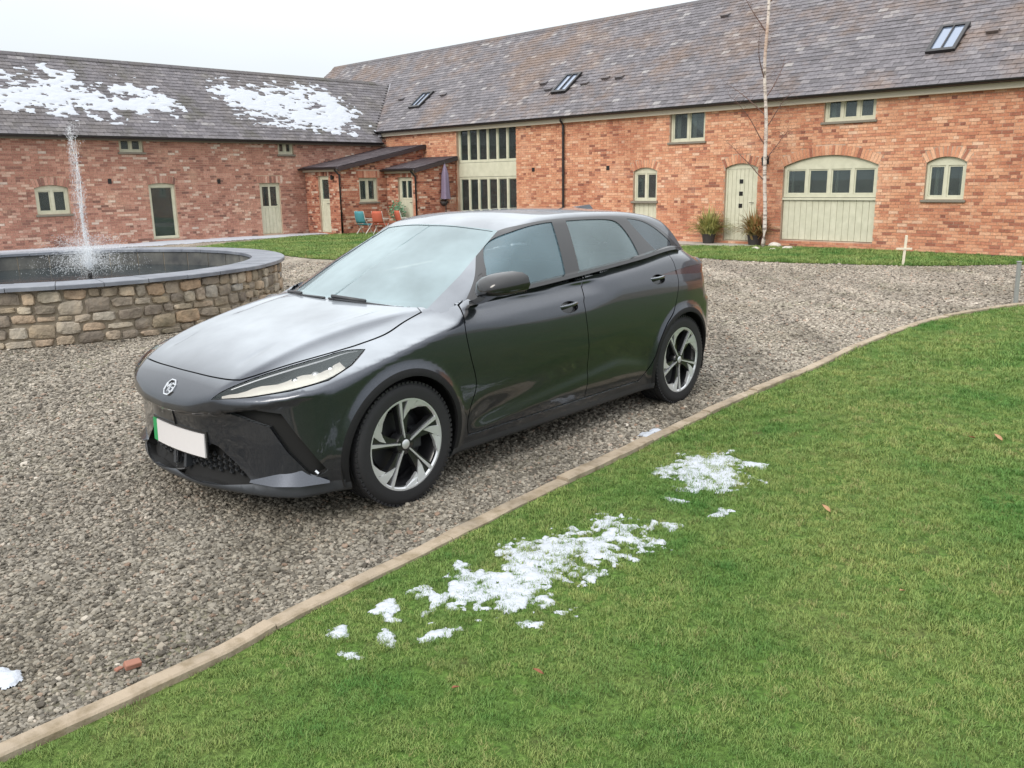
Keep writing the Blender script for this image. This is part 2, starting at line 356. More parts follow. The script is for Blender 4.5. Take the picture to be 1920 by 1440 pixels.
for r0, r1, dens, size in ((1.6, 3.4, 7000, .0085), (3.4, 5.2, 5200, .0092), (5.2, 7.5, 2900, .0112), (7.5, 11, 1300, .0125), (11, 19, 420, .015)):
    x, y = wedge(int(wedge_area(r0, r1) * dens), r0, r1)
    ok = ~inpoly(x, y, LAWN) & (segdist(x, y, KI, False) > .066) & (np.hypot(x - FC[0], y - FC[1]) > 2.95) & ~inpoly(x, y, BLAWN) & ~inpoly(x, y, LLAWN)
    x, y = x[ok], y[ok]
    if r1 > 8:
        kk = (x < 30); x, y = x[kk], y[kk]
    s_ = size * nr_.lognormal(0, .28, len(x)); gp.append(np.stack([x, y, s_ * nr_.uniform(-.1, .45, len(x))], 1)); gs.append(s_)
gp = np.concatenate(gp); gs = np.concatenate(gs)
scatter('gravel', gp, gs, stones, .5, label='loose grey and beige gravel on the drive')
def tuft_proto(seed, n, rad, h):
    r = random.Random(seed); mb = MB()
    for i in range(n):
        a = r.uniform(0, 6.283); d = rad * math.sqrt(r.random()); x, y = d * math.cos(a), d * math.sin(a); q = r.uniform(0, 6.283); hh = h * r.uniform(.5, 1.15); lean = r.uniform(.25, 1.15) * hh
        wv = r.uniform(.0011, .0019); ux, uy = math.cos(q), math.sin(q); px_, py_ = -uy, ux; vs = []
        for t, wd in ((0, 1), (.5, .85), (.85, .45)):
            vs += [(x + ux * lean * t * t + px_ * wv * wd, y + uy * lean * t * t + py_ * wv * wd, hh * t), (x + ux * lean * t * t - px_ * wv * wd, y + uy * lean * t * t - py_ * wv * wd, hh * t)]
        vs.append((x + ux * lean, y + uy * lean, hh * .93)); mb.add(vs, [(0, 1, 3, 2), (2, 3, 5, 4), (4, 5, 6)])
    return mb.build('tuft', m_blade, fixn=False, rnd=False)
tufts = proto_col('tuft_kinds', [tuft_proto(20 + i, 40, .042, .024) for i in range(7)])
gp = []; gs = []
for r0, r1, dens, size in ((1.45, 3.2, 1500, .72), (3.2, 5.2, 1050, .85), (5.2, 8, 520, 1.15), (8, 13, 220, 1.6)):
    x, y = wedge(int(wedge_area(r0, r1) * dens), r0, r1, 37); ok = inpoly(x, y, LAWN) & (segdist(x, y, KI, False) > .012)
    x, y = x[ok], y[ok]; thin = fbm(x * 1.7, y * 1.7, 5); keep = nr_.random(len(x)) < np.clip(1.7 - 1.0 * thin, .5, 1); x, y = x[keep], y[keep]
    big = fbm(x * .9 + 9, y * .9, 3)
    gp.append(np.stack([x, y, np.full(len(x), .010)], 1)); gs.append(size * nr_.uniform(.55, 1.15, len(x)) * (.72 + .5 * big))
gp = np.concatenate(gp); gs = np.concatenate(gs)
scatter('grass', gp, gs, tufts, .18, label='short green grass blades of the front lawn')
x = nr_.uniform(-9, 12.5, 60000); y = nr_.uniform(13.5, 30, 60000); ok = inpoly(x, y, BLAWN) | inpoly(x, y, LLAWN); x, y = x[ok], y[ok]
scatter('grass_far', np.stack([x, y, np.full(len(x), .01)], 1), nr_.uniform(1.6, 2.8, len(x)), tufts, .18, label='short green grass in front of the barns').name = 'grass'

# ================================================================ BARNS
def brick_col(nt, b, stops, patch):
    n = nt.nodes; L = nt.links; at = n.new('ShaderNodeAttribute'); at.attribute_name = 'rnd'; r = n.new('ShaderNodeValToRGB'); e = r.color_ramp.elements
    e[0].position = 0; e[0].color = (*stops[0][1], 1); e[1].position = 1; e[1].color = (*stops[-1][1], 1)
    for p, c in stops[1:-1]: q = e.new(p); q.color = (*c, 1)
    L.new(at.outputs['Fac'], r.inputs[0])
    nz, rr = noise_ramp(nt, .55, patch, coord='World', detail=6, rough=.62)
    c = mixc(nt, r.outputs[0], rr.outputs[0], 1., 'MULTIPLY')
    # lime bloom and soot
    nz2, r2 = noise_ramp(nt, 1.1, [(.56, (0, 0, 0)), (.74, (.42, .42, .42))], coord='World', detail=7, rough=.7)
    c = mixc(nt, c, (.62, .45, .33), r2.outputs[0])
    nz3, r3 = noise_ramp(nt, 30, [(.3, (.78, .78, .78)), (.7, (1.15, 1.15, 1.15))], coord='World', detail=4); c = mixc(nt, c, r3.outputs[0], 1., 'MULTIPLY')
    L.new(c, b.inputs['Base Color']); bump(nt, b, 45, .5, .004)
m_brickB = mat('orange_red_brick', (.4, .15, .08), .88, spec=.2, build=lambda nt, b: brick_col(nt, b, [(0, (.26, .11, .08)), (.10, (.45, .195, .125)), (.4, (.55, .262, .162)), (.75, (.61, .325, .205)), (.95, (.66, .39, .26)), (1, (.66, .45, .33))], [(.32, (.76, .66, .64)), (.48, (1, .97, .93)), (.66, (1.16, 1.22, 1.22))]))
m_brickA = mat('dark_red_brick', (.35, .14, .1), .88, spec=.2, build=lambda nt, b: brick_col(nt, b, [(0, (.20, .11, .09)), (.10, (.33, .165, .128)), (.45, (.42, .215, .160)), (.8, (.48, .26, .20)), (.95, (.56, .38, .30)), (1, (.60, .50, .43))], [(.3, (.80, .80, .82)), (.5, (1, 1, 1)), (.7, (1.15, 1.17, 1.15))]))
m_mortar = mat('lime_mortar', (.34, .235, .165), .95, build=lambda nt, b: (nt.links.new(noise_ramp(nt, 2.5, [(.3, (.36, .25, .185)), (.6, (.52, .38, .285)), (.8, (.60, .47, .37))], coord='World')[1].outputs[0], b.inputs['Base Color']), bump(nt, b, 40, .6, .006)))
def slate_col(nt, b, A=False):
    n = nt.nodes; L = nt.links; at = n.new('ShaderNodeAttribute'); at.attribute_name = 'rnd'; r = n.new('ShaderNodeValToRGB'); e = r.color_ramp.elements
    stops = [(0, (.095, .088, .095)), (.35, (.125, .117, .128)), (.75, (.150, .140, .152)), (.95, (.185, .172, .18)), (1, (.28, .27, .27))]
    e[0].color = (*stops[0][1], 1); e[1].color = (*stops[-1][1], 1)
    for p, c in stops[1:-1]: q = e.new(p); q.color = (*c, 1)
    L.new(at.outputs['Fac'], r.inputs[0])
    nz, rr = noise_ramp(nt, .42, [(.47, (0, 0, 0)), (.62, (.48, .48, .48)), (.8, (.7, .7, .7))], coord='World', detail=7, rough=.72)
    c = mixc(nt, r.outputs[0], (.115, .10, .085) if A else (.20, .12, .068), rr.outputs[0])
    nz4, r4 = noise_ramp(nt, 1.2, [(.60, (0, 0, 0)), (.78, (.55, .55, .55))], coord='World', detail=6, rough=.7); c = mixc(nt, c, (.30, .29, .27), r4.outputs[0])
    if A:
        nz5, r5 = noise_ramp(nt, .9, [(.52, (0, 0, 0)), (.7, (.8, .8, .8))], coord='World', detail=6, rough=.7); c = mixc(nt, c, (.085, .080, .060), r5.outputs[0])
    nz3, r3 = noise_ramp(nt, 14, [(.3, (.72, .72, .72)), (.7, (1.22, 1.22, 1.22))], coord='World', detail=5); c = mixc(nt, c, r3.outputs[0], 1., 'MULTIPLY')
    L.new(c, b.inputs['Base Color']); bump(nt, b, 60, .4, .004)
m_slateB = mat('weathered_slate', (.13, .12, .13), .62, spec=.4, build=slate_col)
m_slateA = mat('mossy_slate', (.11, .10, .10), .65, spec=.35, build=lambda nt, b: slate_col(nt, b, True))
def paintw(nt, b):
    nz, r = noise_ramp(nt, 6, [(.3, (.50, .495, .375)), (.7, (.60, .59, .46))], coord='World', detail=5); nt.links.new(r.outputs[0], b.inputs['Base Color']); bump(nt, b, 50, .1, .003)
m_sage = mat('sage_cream_paint', (.5, .52, .38), .5, build=paintw)
m_sill = mat('sill_stone', (.20, .18, .145), .85, build=lambda nt, b: bump(nt, b, 30, .3, .005))
m_gutter = mat('black_iron', (.014, .013, .014), .4)
m_fascia = mat('cream_fascia', (.55, .50, .40), .6)
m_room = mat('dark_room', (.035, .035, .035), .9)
m_curtain = mat('curtain', (.55, .54, .48), .9)
m_lead = mat('lead_flashing', (.24, .24, .26), .55)


KX, KY, TB = -4.466, 32.408, math.radians(134.8516)
import mathutils
dBv = Vector((math.cos(TB), math.sin(TB), 0)); yB = Vector((.709, .705, 0)); 
MBn = Matrix((-dBv, Vector((0, 0, 1)).cross(-dBv), Vector((0, 0, 1)))).transposed().to_4x4(); MBn.translation = (KX, KY, 0)
dAv = Vector((math.cos(TB - math.pi / 2), math.sin(TB - math.pi / 2), 0))
MAn = Matrix((dAv, Vector((0, 0, 1)).cross(dAv), Vector((0, 0, 1)))).transposed().to_4x4(); MAn.translation = (KX, KY, 0)
barnB = empty('brick_barn', MBn, 'long orange red brick barn with a slate roof and a tall glazed opening', 'barn')
barnA = empty('brick_barn', MAn, 'lower brick barn behind the fountain with snow lying on its slate roof', 'barn')

def arc_pts(x0, x1, zs, rise, n=14):
    w_ = x1 - x0; R = (w_ * w_ / 4 + rise * rise) / (2 * rise); xc = (x0 + x1) / 2; zc0 = zs + rise - R; a = math.asin(min(1, w_ / 2 / R))
    return [(xc + R * math.sin(q), zc0 + R * math.cos(q)) for q in np.linspace(-a, a, n)], (xc, zc0, R, a)
class Op:  # an opening in a wall
    def __init__(s, x0, x1, z0, z1, rise=0, ring=True): s.x0, s.x1, s.z0, s.z1, s.rise, s.ring = x0, x1, z0, z1, rise, ring
    def outline(s):
        if s.rise: p, _ = arc_pts(s.x0, s.x1, s.z1 - s.rise, s.rise); return [(s.x0, s.z0)] + p + [(s.x1, s.z0)]
        return [(s.x0, s.z0), (s.x0, s.z1), (s.x1, s.z1), (s.x1, s.z0)]
    def blocked(s, z, h):
        # interval of x blocked for a course centred at z
        if z < s.z0 - h or z > s.z1 + (.235 if s.ring else 0): return None
        if not s.rise:
            if z > s.z1 and s.ring: return (s.x0 - .10, s.x1 + .10)
            return (s.x0, s.x1) if z < s.z1 else None
        if z <= s.z1 - s.rise: return (s.x0, s.x1)
        _, (xc, zc0, R, a) = arc_pts(s.x0, s.x1, s.z1 - s.rise, s.rise); R2 = R + (.225 if s.ring else 0); d = R2 * R2 - (z - zc0) ** 2
        if d <= 0: return None
        hw = min(math.sqrt(d), max((s.x1 - s.x0) / 2, (z - zc0) * math.tan(a) + .004)); return (xc - hw, xc + hw)
def plate(mb, outline, holes, y0, y1, a=0.):
    # flat plate in the x-z plane with holes, front at y0 back at y1
    bm = bmesh.new(); loops = [outline] + holes
    for lp in loops:
        vs = [bm.verts.new((x, 0, z)) for x, z in lp]
        for i in range(len(vs)): bm.edges.new((vs[i], vs[(i + 1) % len(vs)]))
    bmesh.ops.triangle_fill(bm, use_beauty=True, use_dissolve=False, edges=bm.edges[:]); bm.verts.index_update()
    vs = [v.co.copy() for v in bm.verts]; fs = [tuple(v.index for v in f.verts) for f in bm.faces]; n = len(vs); bm.free()
    V = [(v.x, y0, v.z) for v in vs] + [(v.x, y1, v.z) for v in vs]; F_ = list(fs) + [tuple(i + n for i in reversed(f)) for f in fs]
    k = 0
    for lp in loops:
        m_ = len(lp)
        for i in range(m_): F_.append((k + i, k + (i + 1) % m_, n + k + (i + 1) % m_, n + k + i))
        k += m_
    mb.add(V, F_, a)
def world_key(M, x, y, z):
    P = M @ Vector((x, y, z)); return P
IND = {'brick': 0, 'slate': 0}
brick_cache = {}
def brick_wall(bld, M, outline_fn, x0, x1, z0, z1, ops, material, y=0., seed=1, indiv=0, plate_outline=None, flush=None, name='wall', reveal=.13):
    """brick courses on a wall in bld's frame; outline_fn(z)->(xa,xb) clips each course. frame y is the wall face"""
    rg = random.Random(seed); H_, GP = .0585, .0090; cand = []
    k = 0; z = z0
    while z + H_ < z1:
        zc0 = z + H_ / 2; xa, xb = outline_fn(zc0); bl = sorted([b for b in (o.blocked(zc0, H_ / 2) for o in ops) if b])
        spans = []; cur = xa
        for a, b in bl:
            if a > cur: spans.append((cur, min(a, xb)))
            cur = max(cur, b)
        if cur < xb: spans.append((cur, xb))
        head = (k % 4 == 3); L_ = .0975 if head else .203; offs = -(.0 if k % 2 else .105) if not head else -.05
        for a, b in spans:
            if b - a < .03: continue
            n0 = math.floor((a - offs) / (L_ + GP)); x = offs + n0 * (L_ + GP)
            while x < b:
                xs, xe = max(x, a + .002), min(x + L_, b - .002)
                if xe - xs > .025: cand.append((xs, xe, z, z + H_))
                x += L_ + GP
        z += H_ + GP; k += 1
    for o in ops:  # voussoirs
        if not o.ring: continue
        if o.rise:
            _, (xc, zc0, R, a) = arc_pts(o.x0, o.x1, o.z1 - o.rise, o.rise); n = max(4, int(2 * a * (R + .1) / .078)); 
            for i in range(n): cand.append(('v', xc, zc0, R, -a + 2 * a * (i + .5) / n, 2 * a * R / n))
        else:
            n = max(4, int((o.x1 - o.x0 + .2) / .078))
            for i in range(n):
                xx = o.x0 - .1 + (o.x1 - o.x0 + .2) * (i + .5) / n; cand.append((xx - .034, xx + .034, o.z1 + .006, o.z1 + .225))
    if indiv:
        def key(c):
            if c[0] == 'v': P = world_key(M, c[1], y, c[2] + c[3])
            else: P = world_key(M, c[0], y, c[2])
            return P.length if in_view(P, 0) else 1e9
        # biggest in the picture first
        order = sorted(range(len(cand)), key=lambda i: key(cand[i])); pick = set([i for i in order[:indiv] if key(cand[i]) < 1e8])
    else: pick = set()
    mb = MB()
    for i, c in enumerate(cand):
        rd = rg.random(); rd = max(.001, min(1, rd)); pr = rg.uniform(-.0035, .004)
        if c[0] == 'v':
            _, xc, zc0, R, q, wd = c; M_ = Matrix.Translation((xc, y, zc0)) @ Matrix.Rotation(q, 4, 'Y')
            mb.box(-wd / 2 + .004, wd / 2 - .004, -pr, .06, R + .006, R + .222, rd, M=M_, skip=('+y',)); continue
        xs, xe, za, zb = c
        if i in pick:
            L_ = round(xe - xs, 2); v_ = min(9, int(rd * 10)); kk = (material.name, L_, zb - za > .1, v_)
            if kk not in brick_cache:
                t = MB(); t.box(-L_ / 2, L_ / 2, 0, .06, 0, round(zb - za, 4), (v_ + .5) / 10); oo = t.build('brick', material, link=False); brick_cache[kk] = oo.data
            o = bpy.data.objects.new('brick', brick_cache[kk]); C.objects.link(o); o.parent = bld; o.location = ((xs + xe) / 2, y - pr, za)
        else: mb.box(xs, xe, y - pr, y + .06, za, zb, rd, skip=('+y',))
    o = mb.build('brickwork', material, bld); o['kind'] = 'stuff'
    w_ = MB(); plate(w_, plate_outline, [op.outline() for op in ops], y + .009, y + .30)
    o = w_.build(name, m_mortar, bld); return o

def lites(x0, x1, z0, z1, cols, rows, post):
    r = []; w_ = (x1 - x0 - post * (cols + 1)) / cols; h_ = (z1 - z0 - post * (rows + 1)) / rows
    for i in range(cols):
        for j in range(rows): a = x0 + post + i * (w_ + post); c_ = z0 + post + j * (h_ + post); r.append((a, a + w_, c_, c_ + h_))
    return r
def rect(x0, x1, z0, z1): return [(x0, z0), (x0, z1), (x1, z1), (x1, z0)]
def window(bld, o, cols, rows=1, y=.07, post=.05, sill=True, z0=None, z1=None, name='window', curtains=(), sash=.032, gz=m_wglass, frame_o=None):
    gap = .006; z0 = o.z0 if z0 is None else z0; x0, x1 = o.x0 + gap, o.x1 - gap; top = (o.z1 - o.rise) if z1 is None else z1
    L_ = lites(x0, x1, z0 + gap, top - (0 if o.rise else gap), cols, rows, post)
    if o.rise and z1 is None: p, _ = arc_pts(x0, x1, o.z1 - o.rise - gap, o.rise); outl = [(x0, z0 + gap)] + p + [(x1, z0 + gap)]
    else: outl = rect(x0, x1, z0 + gap, top - gap)
    mb = MB(); plate(mb, outl, [rect(*l) for l in L_], y, y + .07); f = mb.build(name, m_sage, bld)
    for l in L_:
        a, b, c_, d = l; g = sash
        mb = MB(); plate(mb, rect(a + .002, b - .002, c_ + .002, d - .002), [rect(a + g, b - g, c_ + g, d - g)], y + .018, y + .055); mb.build('sash', m_sage, f)
        mb = MB(); mb.box(a + g - .004, b - g + .004, y + .034, y + .040, c_ + g - .004, d - g + .004); mb.build('pane', gz, f)
    for (ca, cb) in curtains:
        mb = MB(); n = 10; vs = []
        for i in range(n + 1): xx = ca + (cb - ca) * i / n; yy = y + .16 + .02 * math.sin(i * 2.2); vs += [(xx, yy, z0 + .03), (xx, yy, top - .02)]
        mb.add(vs, [(2 * i, 2 * i + 1, 2 * i + 3, 2 * i + 2) for i in range(n)]); mb.build('curtain', m_curtain, f)
    if sill:
        mb = MB(); mb.box(o.x0 - .05, o.x1 + .05, -.045, .10, z0 - .055, z0 - .001); s = mb.build('sill', m_sill, f); bevel(s, .006, 1)
    return f
def plank_door(bld, o, n=6, y=.08, glass=None, frame=.05, holes=(), name='door', z0=None, handle=True, bottom=0.):
    zb = o.z0 if z0 is None else z0; gap = .006; x0, x1 = o.x0 + gap, o.x1 - gap; fx0, fx1 = x0 + frame, x1 - frame
    if o.rise: p, _ = arc_pts(x0, x1, o.z1 - o.rise - gap, o.rise); outl = [(x0, zb)] + p + [(x1, zb)]
    else: outl = rect(x0, x1, zb, o.z1 - gap)
    ztop = (o.z1 - o.rise if o.rise else o.z1 - gap - frame)
    mb = MB(); plate(mb, outl, [rect(fx0, fx1, zb + .002, ztop - (.02 if o.rise else 0))], y - .012, y + .07); f = mb.build('door_frame', m_sage, bld)
    zt = ztop - (.02 if o.rise else 0); wd = (fx1 - fx0) / n
    for i in range(n):
        a, b = fx0 + wd * i + .003, fx0 + wd * (i + 1) - .003; mb = MB(); hz = zt
        if glass: hz = glass[0]
        mb.box(a, b, y, y + .035, zb + .01, hz); q = mb.build('plank', m_sage, f); bevel(q, .004, 1)
    mb = MB(); mb.box(fx0, fx1, y + .02, y + .03, zb + .01, hz); mb.build('backing', m_sage, f)
    if glass:
        zg0, zg1, nc = glass; Ls = lites(fx0, fx1, zg0, zt, nc, 1, .06); mb = MB(); plate(mb, rect(fx0 + .002, fx1 - .002, zg0 + .002, zt), [rect(*l) for l in Ls], y - .004, y + .034); mb.build('glazed_frame', m_sage, f)
        for a, b, c_, d in Ls: mb = MB(); mb.box(a - .003, b + .003, y + .012, y + .018, c_ - .003, d + .003); mb.build('pane', m_wglass, f)
    for (hx, hz_, hs) in holes:
        mb = MB(); mb.box(hx - hs, hx + hs, y - .006, y + .002, hz_ - hs, hz_ + hs); mb.build('pane', m_hole, f)
    if handle: mb = MB(); mb.tube([(fx1 - .07, y - .002, zb + .95), (fx1 - .07, y - .05, zb + .95), (fx1 - .16, y - .05, zb + .95)], .009, 6); mb.build('handle', m_gutter, f)
    return f
m_hole = mat('dark_door_glass', (.012, .012, .012), .08)

# ---- right barn: x along the wall (0 = inner corner), y inward, z up
EB = 3.60
ops_big = Op(3.86, 6.66, .02, 3.44, ring=False)
o_u2 = Op(12.42, 13.50, 2.58, 3.49, ring=False); o_half = Op(11.24, 12.04, .10, 1.95, .10)
o_door = Op(14.14, 15.06, .08, 1.99, .11); o_gar = Op(15.74, 18.02, .15, 2.12, .24); o_u3 = Op(16.67, 17.87, 2.86, 3.49, ring=False); o_r = Op(19.05, 19.86, 1.12, 2.01, .12)
o_u4 = Op(24.2, 25.3, 2.58, 3.45, ring=False); o_r2 = Op(23.4, 24.4, .08, 1.99, .11)
opsB = [ops_big, o_u2, o_half, o_door, o_gar, o_u3, o_r, o_u4, o_r2]
BX1 = 29.0
brick_wall(barnB, MBn, lambda z: (.0, BX1), 0, BX1, .0, EB, opsB, m_brickB, seed=3, indiv=300, plate_outline=rect(-9, BX1, -.3, EB))
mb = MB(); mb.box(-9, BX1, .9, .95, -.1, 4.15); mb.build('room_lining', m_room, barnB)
# gable and back walls
TANB = math.tan(math.radians(38)); RB = 4.15; ZRB = EB + .02 + TANB * RB
mb = MB(); mb.prism([(.3, -.3), (.3, EB), (RB, ZRB - .12), (2 * RB - .3, EB), (2 * RB - .3, -.3)], -9.0, -8.7, axis=0); mb.build('gable_wall', m_brickB, barnB)
mb = MB(); mb.prism([(.3, -.3), (.3, EB), (RB, ZRB - .12), (2 * RB - .3, EB), (2 * RB - .3, -.3)], BX1 - .3, BX1, axis=0); mb.build('gable_wall', m_brickB, barnB)
mb = MB(); mb.box(-9, BX1, 2 * RB - .3, 2 * RB, -.3, EB); mb.build('back_wall', m_brickB, barnB)
# windows
f = window(barnB, ops_big, 6, 1, y=.10, post=.060, sill=False, z0=2.26, z1=3.44, sash=.022)
f = window(barnB, ops_big, 6, 1, y=.10, post=.060, sill=False, z0=.02, z1=1.80, sash=.022)
mb = MB(); mb.box(3.87, 6.65, .085, .16, 1.805, 2.255); mb.build('spandrel_panel', m_sage, barnB)
window(barnB, o_u2, 2, 1, post=.055, curtains=((12.5, 12.62), (12.98, 13.1))); window(barnB, o_u3, 3, 1, post=.06, curtains=((16.75, 16.86),)); window(barnB, o_r, 2, 1, post=.055, curtains=((19.18, 19.26), (19.68, 19.76)))
window(barnB, o_u4, 2, 1)
window(barnB, o_half, 2, 1, z0=1.05, post=.055, sill=True)
mb = MB()
for i in range(5): mb = MB(); a = 11.25 + i * .157; mb.box(a + .002, a + .153, .08, .12, .10, .99); q = mb.build('plank', m_sage, barnB); bevel(q, .005, 1)
plank_door(barnB, o_door, 7, holes=((14.575, 1.55, .052), (14.575, 1.25, .052), (14.575, .95, .052))); plank_door(barnB, o_r2, 6)
window(barnB, o_gar, 4, 1, z0=1.16, post=.07, sill=False, curtains=((15.86, 15.92), (16.96, 17.02)))
mb = MB(); mb.box(15.74, 18.02, .03, .12, 1.10, 1.155); mb.build('rail', m_sage, barnB)
for i in range(15): mb = MB(); wd = 2.26 / 15; a = 15.75 + i * wd; mb.box(a + .003, a + wd - .003, .075, .12, .16, 1.095); q = mb.build('plank', m_sage, barnB); bevel(q, .005, 1)
mb = MB(); mb.box(15.75, 18.01, .095, .11, .16, 1.095); mb.build('backing', m_sage, barnB)
# roof
def roof_slates(bld, M, x0fn, x1, slope0, slopelen, zE, ang, y0, material, indiv, seed, exp=.165, wd=.225, flip=False, holes=()):
    rg = random.Random(seed); ca, sa = math.cos(ang), math.sin(ang); cand = []
    k = 0; s = 0.
    while s < slopelen - .04:
        xs0, xe0 = x0fn(s), x1(s) if callable(x1) else x1; x = xs0 - (wd / 2 if k % 2 else 0)
        while x < xe0:
            a, b = max(x, xs0), min(x + wd, xe0)
            if b - a > .03 and not any(h[0] < (a + b) / 2 < h[1] and h[2] < s + exp / 2 < h[3] for h in holes): cand.append((a, b, s))
            x += wd
        s += exp; k += 1
    def W3(x, s_, h): return Vector((x, y0 + s_ * ca - h * sa, zE + s_ * sa + h * ca))
    if indiv:
        def key(c): P = M @ W3(c[0], c[2], 0); return P.length if in_view(P, 0) else 1e9
        order = sorted(range(len(cand)), key=lambda i: key(cand[i])); pick = set(i for i in order[:indiv] if key(cand[i]) < 1e8)
    else: pick = set()
    mb = MB(); cache = {}; Mr = Matrix(((1, 0, 0, 0), (0, ca, -sa, 0), (0, sa, ca, 0), (0, 0, 0, 1)))
    for i, (a, b, s_) in enumerate(cand):
        rd = max(.001, rg.random()); dz = rg.uniform(0, .006); g = .003; tl = rg.uniform(-.004, .004); ln = min(exp + .05, slopelen - s_ + .01)
        t = .011
        if i in pick:
            v_ = min(9, int(rd * 10)); kk = (round(b - a, 2), v_, round(ln, 2))
            if kk not in cache:
                q = MB(); w2 = (b - a) / 2 - g
                vs = [(-w2, 0, .012), (w2, 0, .012), (w2, ln, .001), (-w2, ln, .001), (-w2, 0, .012 + t), (w2, 0, .012 + t), (w2, ln, .010), (-w2, ln, .010)]
                q.add(vs, [(0, 3, 2, 1), (4, 5, 6, 7), (0, 1, 5, 4), (1, 2, 6, 5), (2, 3, 7, 6), (3, 0, 4, 7)], (v_ + .5) / 10); cache[kk] = q.build('slate', material, link=False).data
            o = bpy.data.objects.new('slate', cache[kk]); C.objects.link(o); o.parent = bld; m_ = Matrix.Translation(W3((a + b) / 2, s_, dz)) @ Mr; o.matrix_local = m_
        else:
            vs = [W3(a + g, s_ + tl, .012 + dz), W3(b - g, s_ + tl, .012 + dz), W3(a + g, s_ + tl, .012 + t + dz), W3(b - g, s_ + tl, .012 + t + dz), W3(b - g, s_ + ln, .011), W3(a + g, s_ + ln, .011)]
            mb.add(vs, [(0, 1, 3, 2), (2, 3, 4, 5), (1, 4, 3), (0, 2, 5)], rd)
    o = mb.build('slates', material, bld, fixn=False); o['kind'] = 'stuff'; return W3
AB = math.radians(38); OV = .22; SLB = (RB + OV) / math.cos(AB)
velux = [(18.60, 19.12, .96, 1.90), (7.52, 8.04, 1.02, 1.90), (.44, .96, 1.08, 1.92)]
vx = [(a - .05, b + .05, c_ + OV / math.cos(AB) - .08, d + OV / math.cos(AB) + .05) for a, b, c_, d in velux]
zE_B = EB + .02 - OV * TANB
W3B = roof_slates(barnB, MBn, lambda s: -9.15, BX1 + .15, 0, SLB, zE_B, AB, -OV, m_slateB, 300, 11, holes=vx)
def roof_body(bld, x0, x1, y0, zE, yr, zr, mname, name='roof'):
    mb = MB(); mb.prism([(y0, zE - .05), (y0, zE + .004), (yr, zr + .004), (2 * yr - y0, zE + .004), (2 * yr - y0, zE - .05), (yr, zr - .10)], x0, x1, axis=0); return mb.build(name, mname, bld)
ZR = zE_B + SLB * math.sin(AB)
roof_body(barnB, -9.1, BX1 + .1, -OV, zE_B, RB, ZR, m_slateB)
for i in range(84):
    a = -9.15 + i * .457; mb = MB(); mb.prism([(RB - .15, ZR - .10), (RB - .15, ZR - .07), (RB - .02, ZR + .045), (RB + .02, ZR + .045), (RB + .15, ZR - .07), (RB + .15, ZR - .10)], a + .004, min(a + .453, BX1 + .15), axis=0); mb.build('ridge_tile', m_slateB, barnB)
# gutter, fascia
def gutter(bld, x0, x1, y, z):
    mb = MB(); pr = [(y - .06 + .06 * math.cos(q) - .0, z + .06 * math.sin(q)) for q in np.linspace(math.pi, 2 * math.pi, 8)]; pr += [(y - .008, z), (y - .012, z)] + [(y - .06 + .05 * math.cos(q), z + .05 * math.sin(q)) for q in np.linspace(2 * math.pi, math.pi, 8)]
    mb.prism(pr, x0, x1, axis=0); g = mb.build('gutter', m_gutter, bld)
    return g
gutter(barnB, -.75, BX1, -OV + .02, zE_B + .02)
mb = MB(); mb.box(-.7, BX1, -.12, -.095, zE_B - .16, zE_B - .03); mb.build('fascia', m_fascia, barnB)
mb = MB(); mb.box(-.7, BX1, -.095, -.004, zE_B - .16, zE_B - .135); mb.build('soffit', m_fascia, barnB)
mb = MB(); mb.tube([(8.70, -.20, zE_B - .02), (8.70, -.20, zE_B - .10), (8.70, -.075, zE_B - .22), (8.70, -.075, .12), (8.70, -.13, .05)], .036, 10)
for z in (.6, 1.8, 3.0): mb.tube([(8.70, -.075, z - .03), (8.70, -.075, z + .03)], .046, 10)
mb.build('downpipe', m_gutter, barnB, smooth=True, angle=40)
# roof lights
m_rglass = mat('rooflight_glass', (.20, .25, .34), .06, .4, .6)
for a, b, c_, d in velux:
    s0, s1 = c_ + OV / math.cos(AB), d + OV / math.cos(AB); Mv = Matrix.Translation(W3B((a + b) / 2, s0, .0)) @ Matrix.Rotation(AB, 4, 'X'); ln = s1 - s0; hw = (b - a) / 2
    mb = MB(); plate(mb, rect(-hw - .045, hw + .045, -.05, ln + .04), [rect(-hw + .03, -.014, .04, ln - .04), rect(.014, hw - .03, .04, ln - .04)], .0, .09)
    # plate lies in x-z: rotate so that it lies on the slope
    mb.v = [(x, z, y) for x, y, z in mb.v]; fr = mb.build('roof_light', m_gutter, barnB); fr.matrix_local = Mv
    for xa, xb in ((-hw + .03, -.014), (.014, hw - .03)): q = MB(); q.box(xa, xb, .04, ln - .04, .05, .056); q.build('pane', m_rglass, fr)
# raised vent slates
for x, s_ in ((6.71, 1.54), (9.84, 1.37), (8.6, 1.25), (7.2, 1.15), (9.3, 1.42), (-.68, 1.65), (19.73, 1.43), (1.78, 1.6), (12.0, 4.0)):
    mb = MB(); mb.prism([(0, .01), (0, .075), (.18, .02)], -.12, .12, axis=0); o = mb.build('vent_slate', m_slateB, barnB); o.matrix_local = Matrix.Translation(W3B(x, s_ + OV / math.cos(AB), .02)) @ Matrix.Rotation(AB, 4, 'X')
for x, z in ((7.41, 1.98), (10.34, 1.97)): mb = MB(); mb.box(x - .055, x + .055, -.012, .012, z - .06, z + .06); mb.build('wall_vent', m_gutter, barnB)

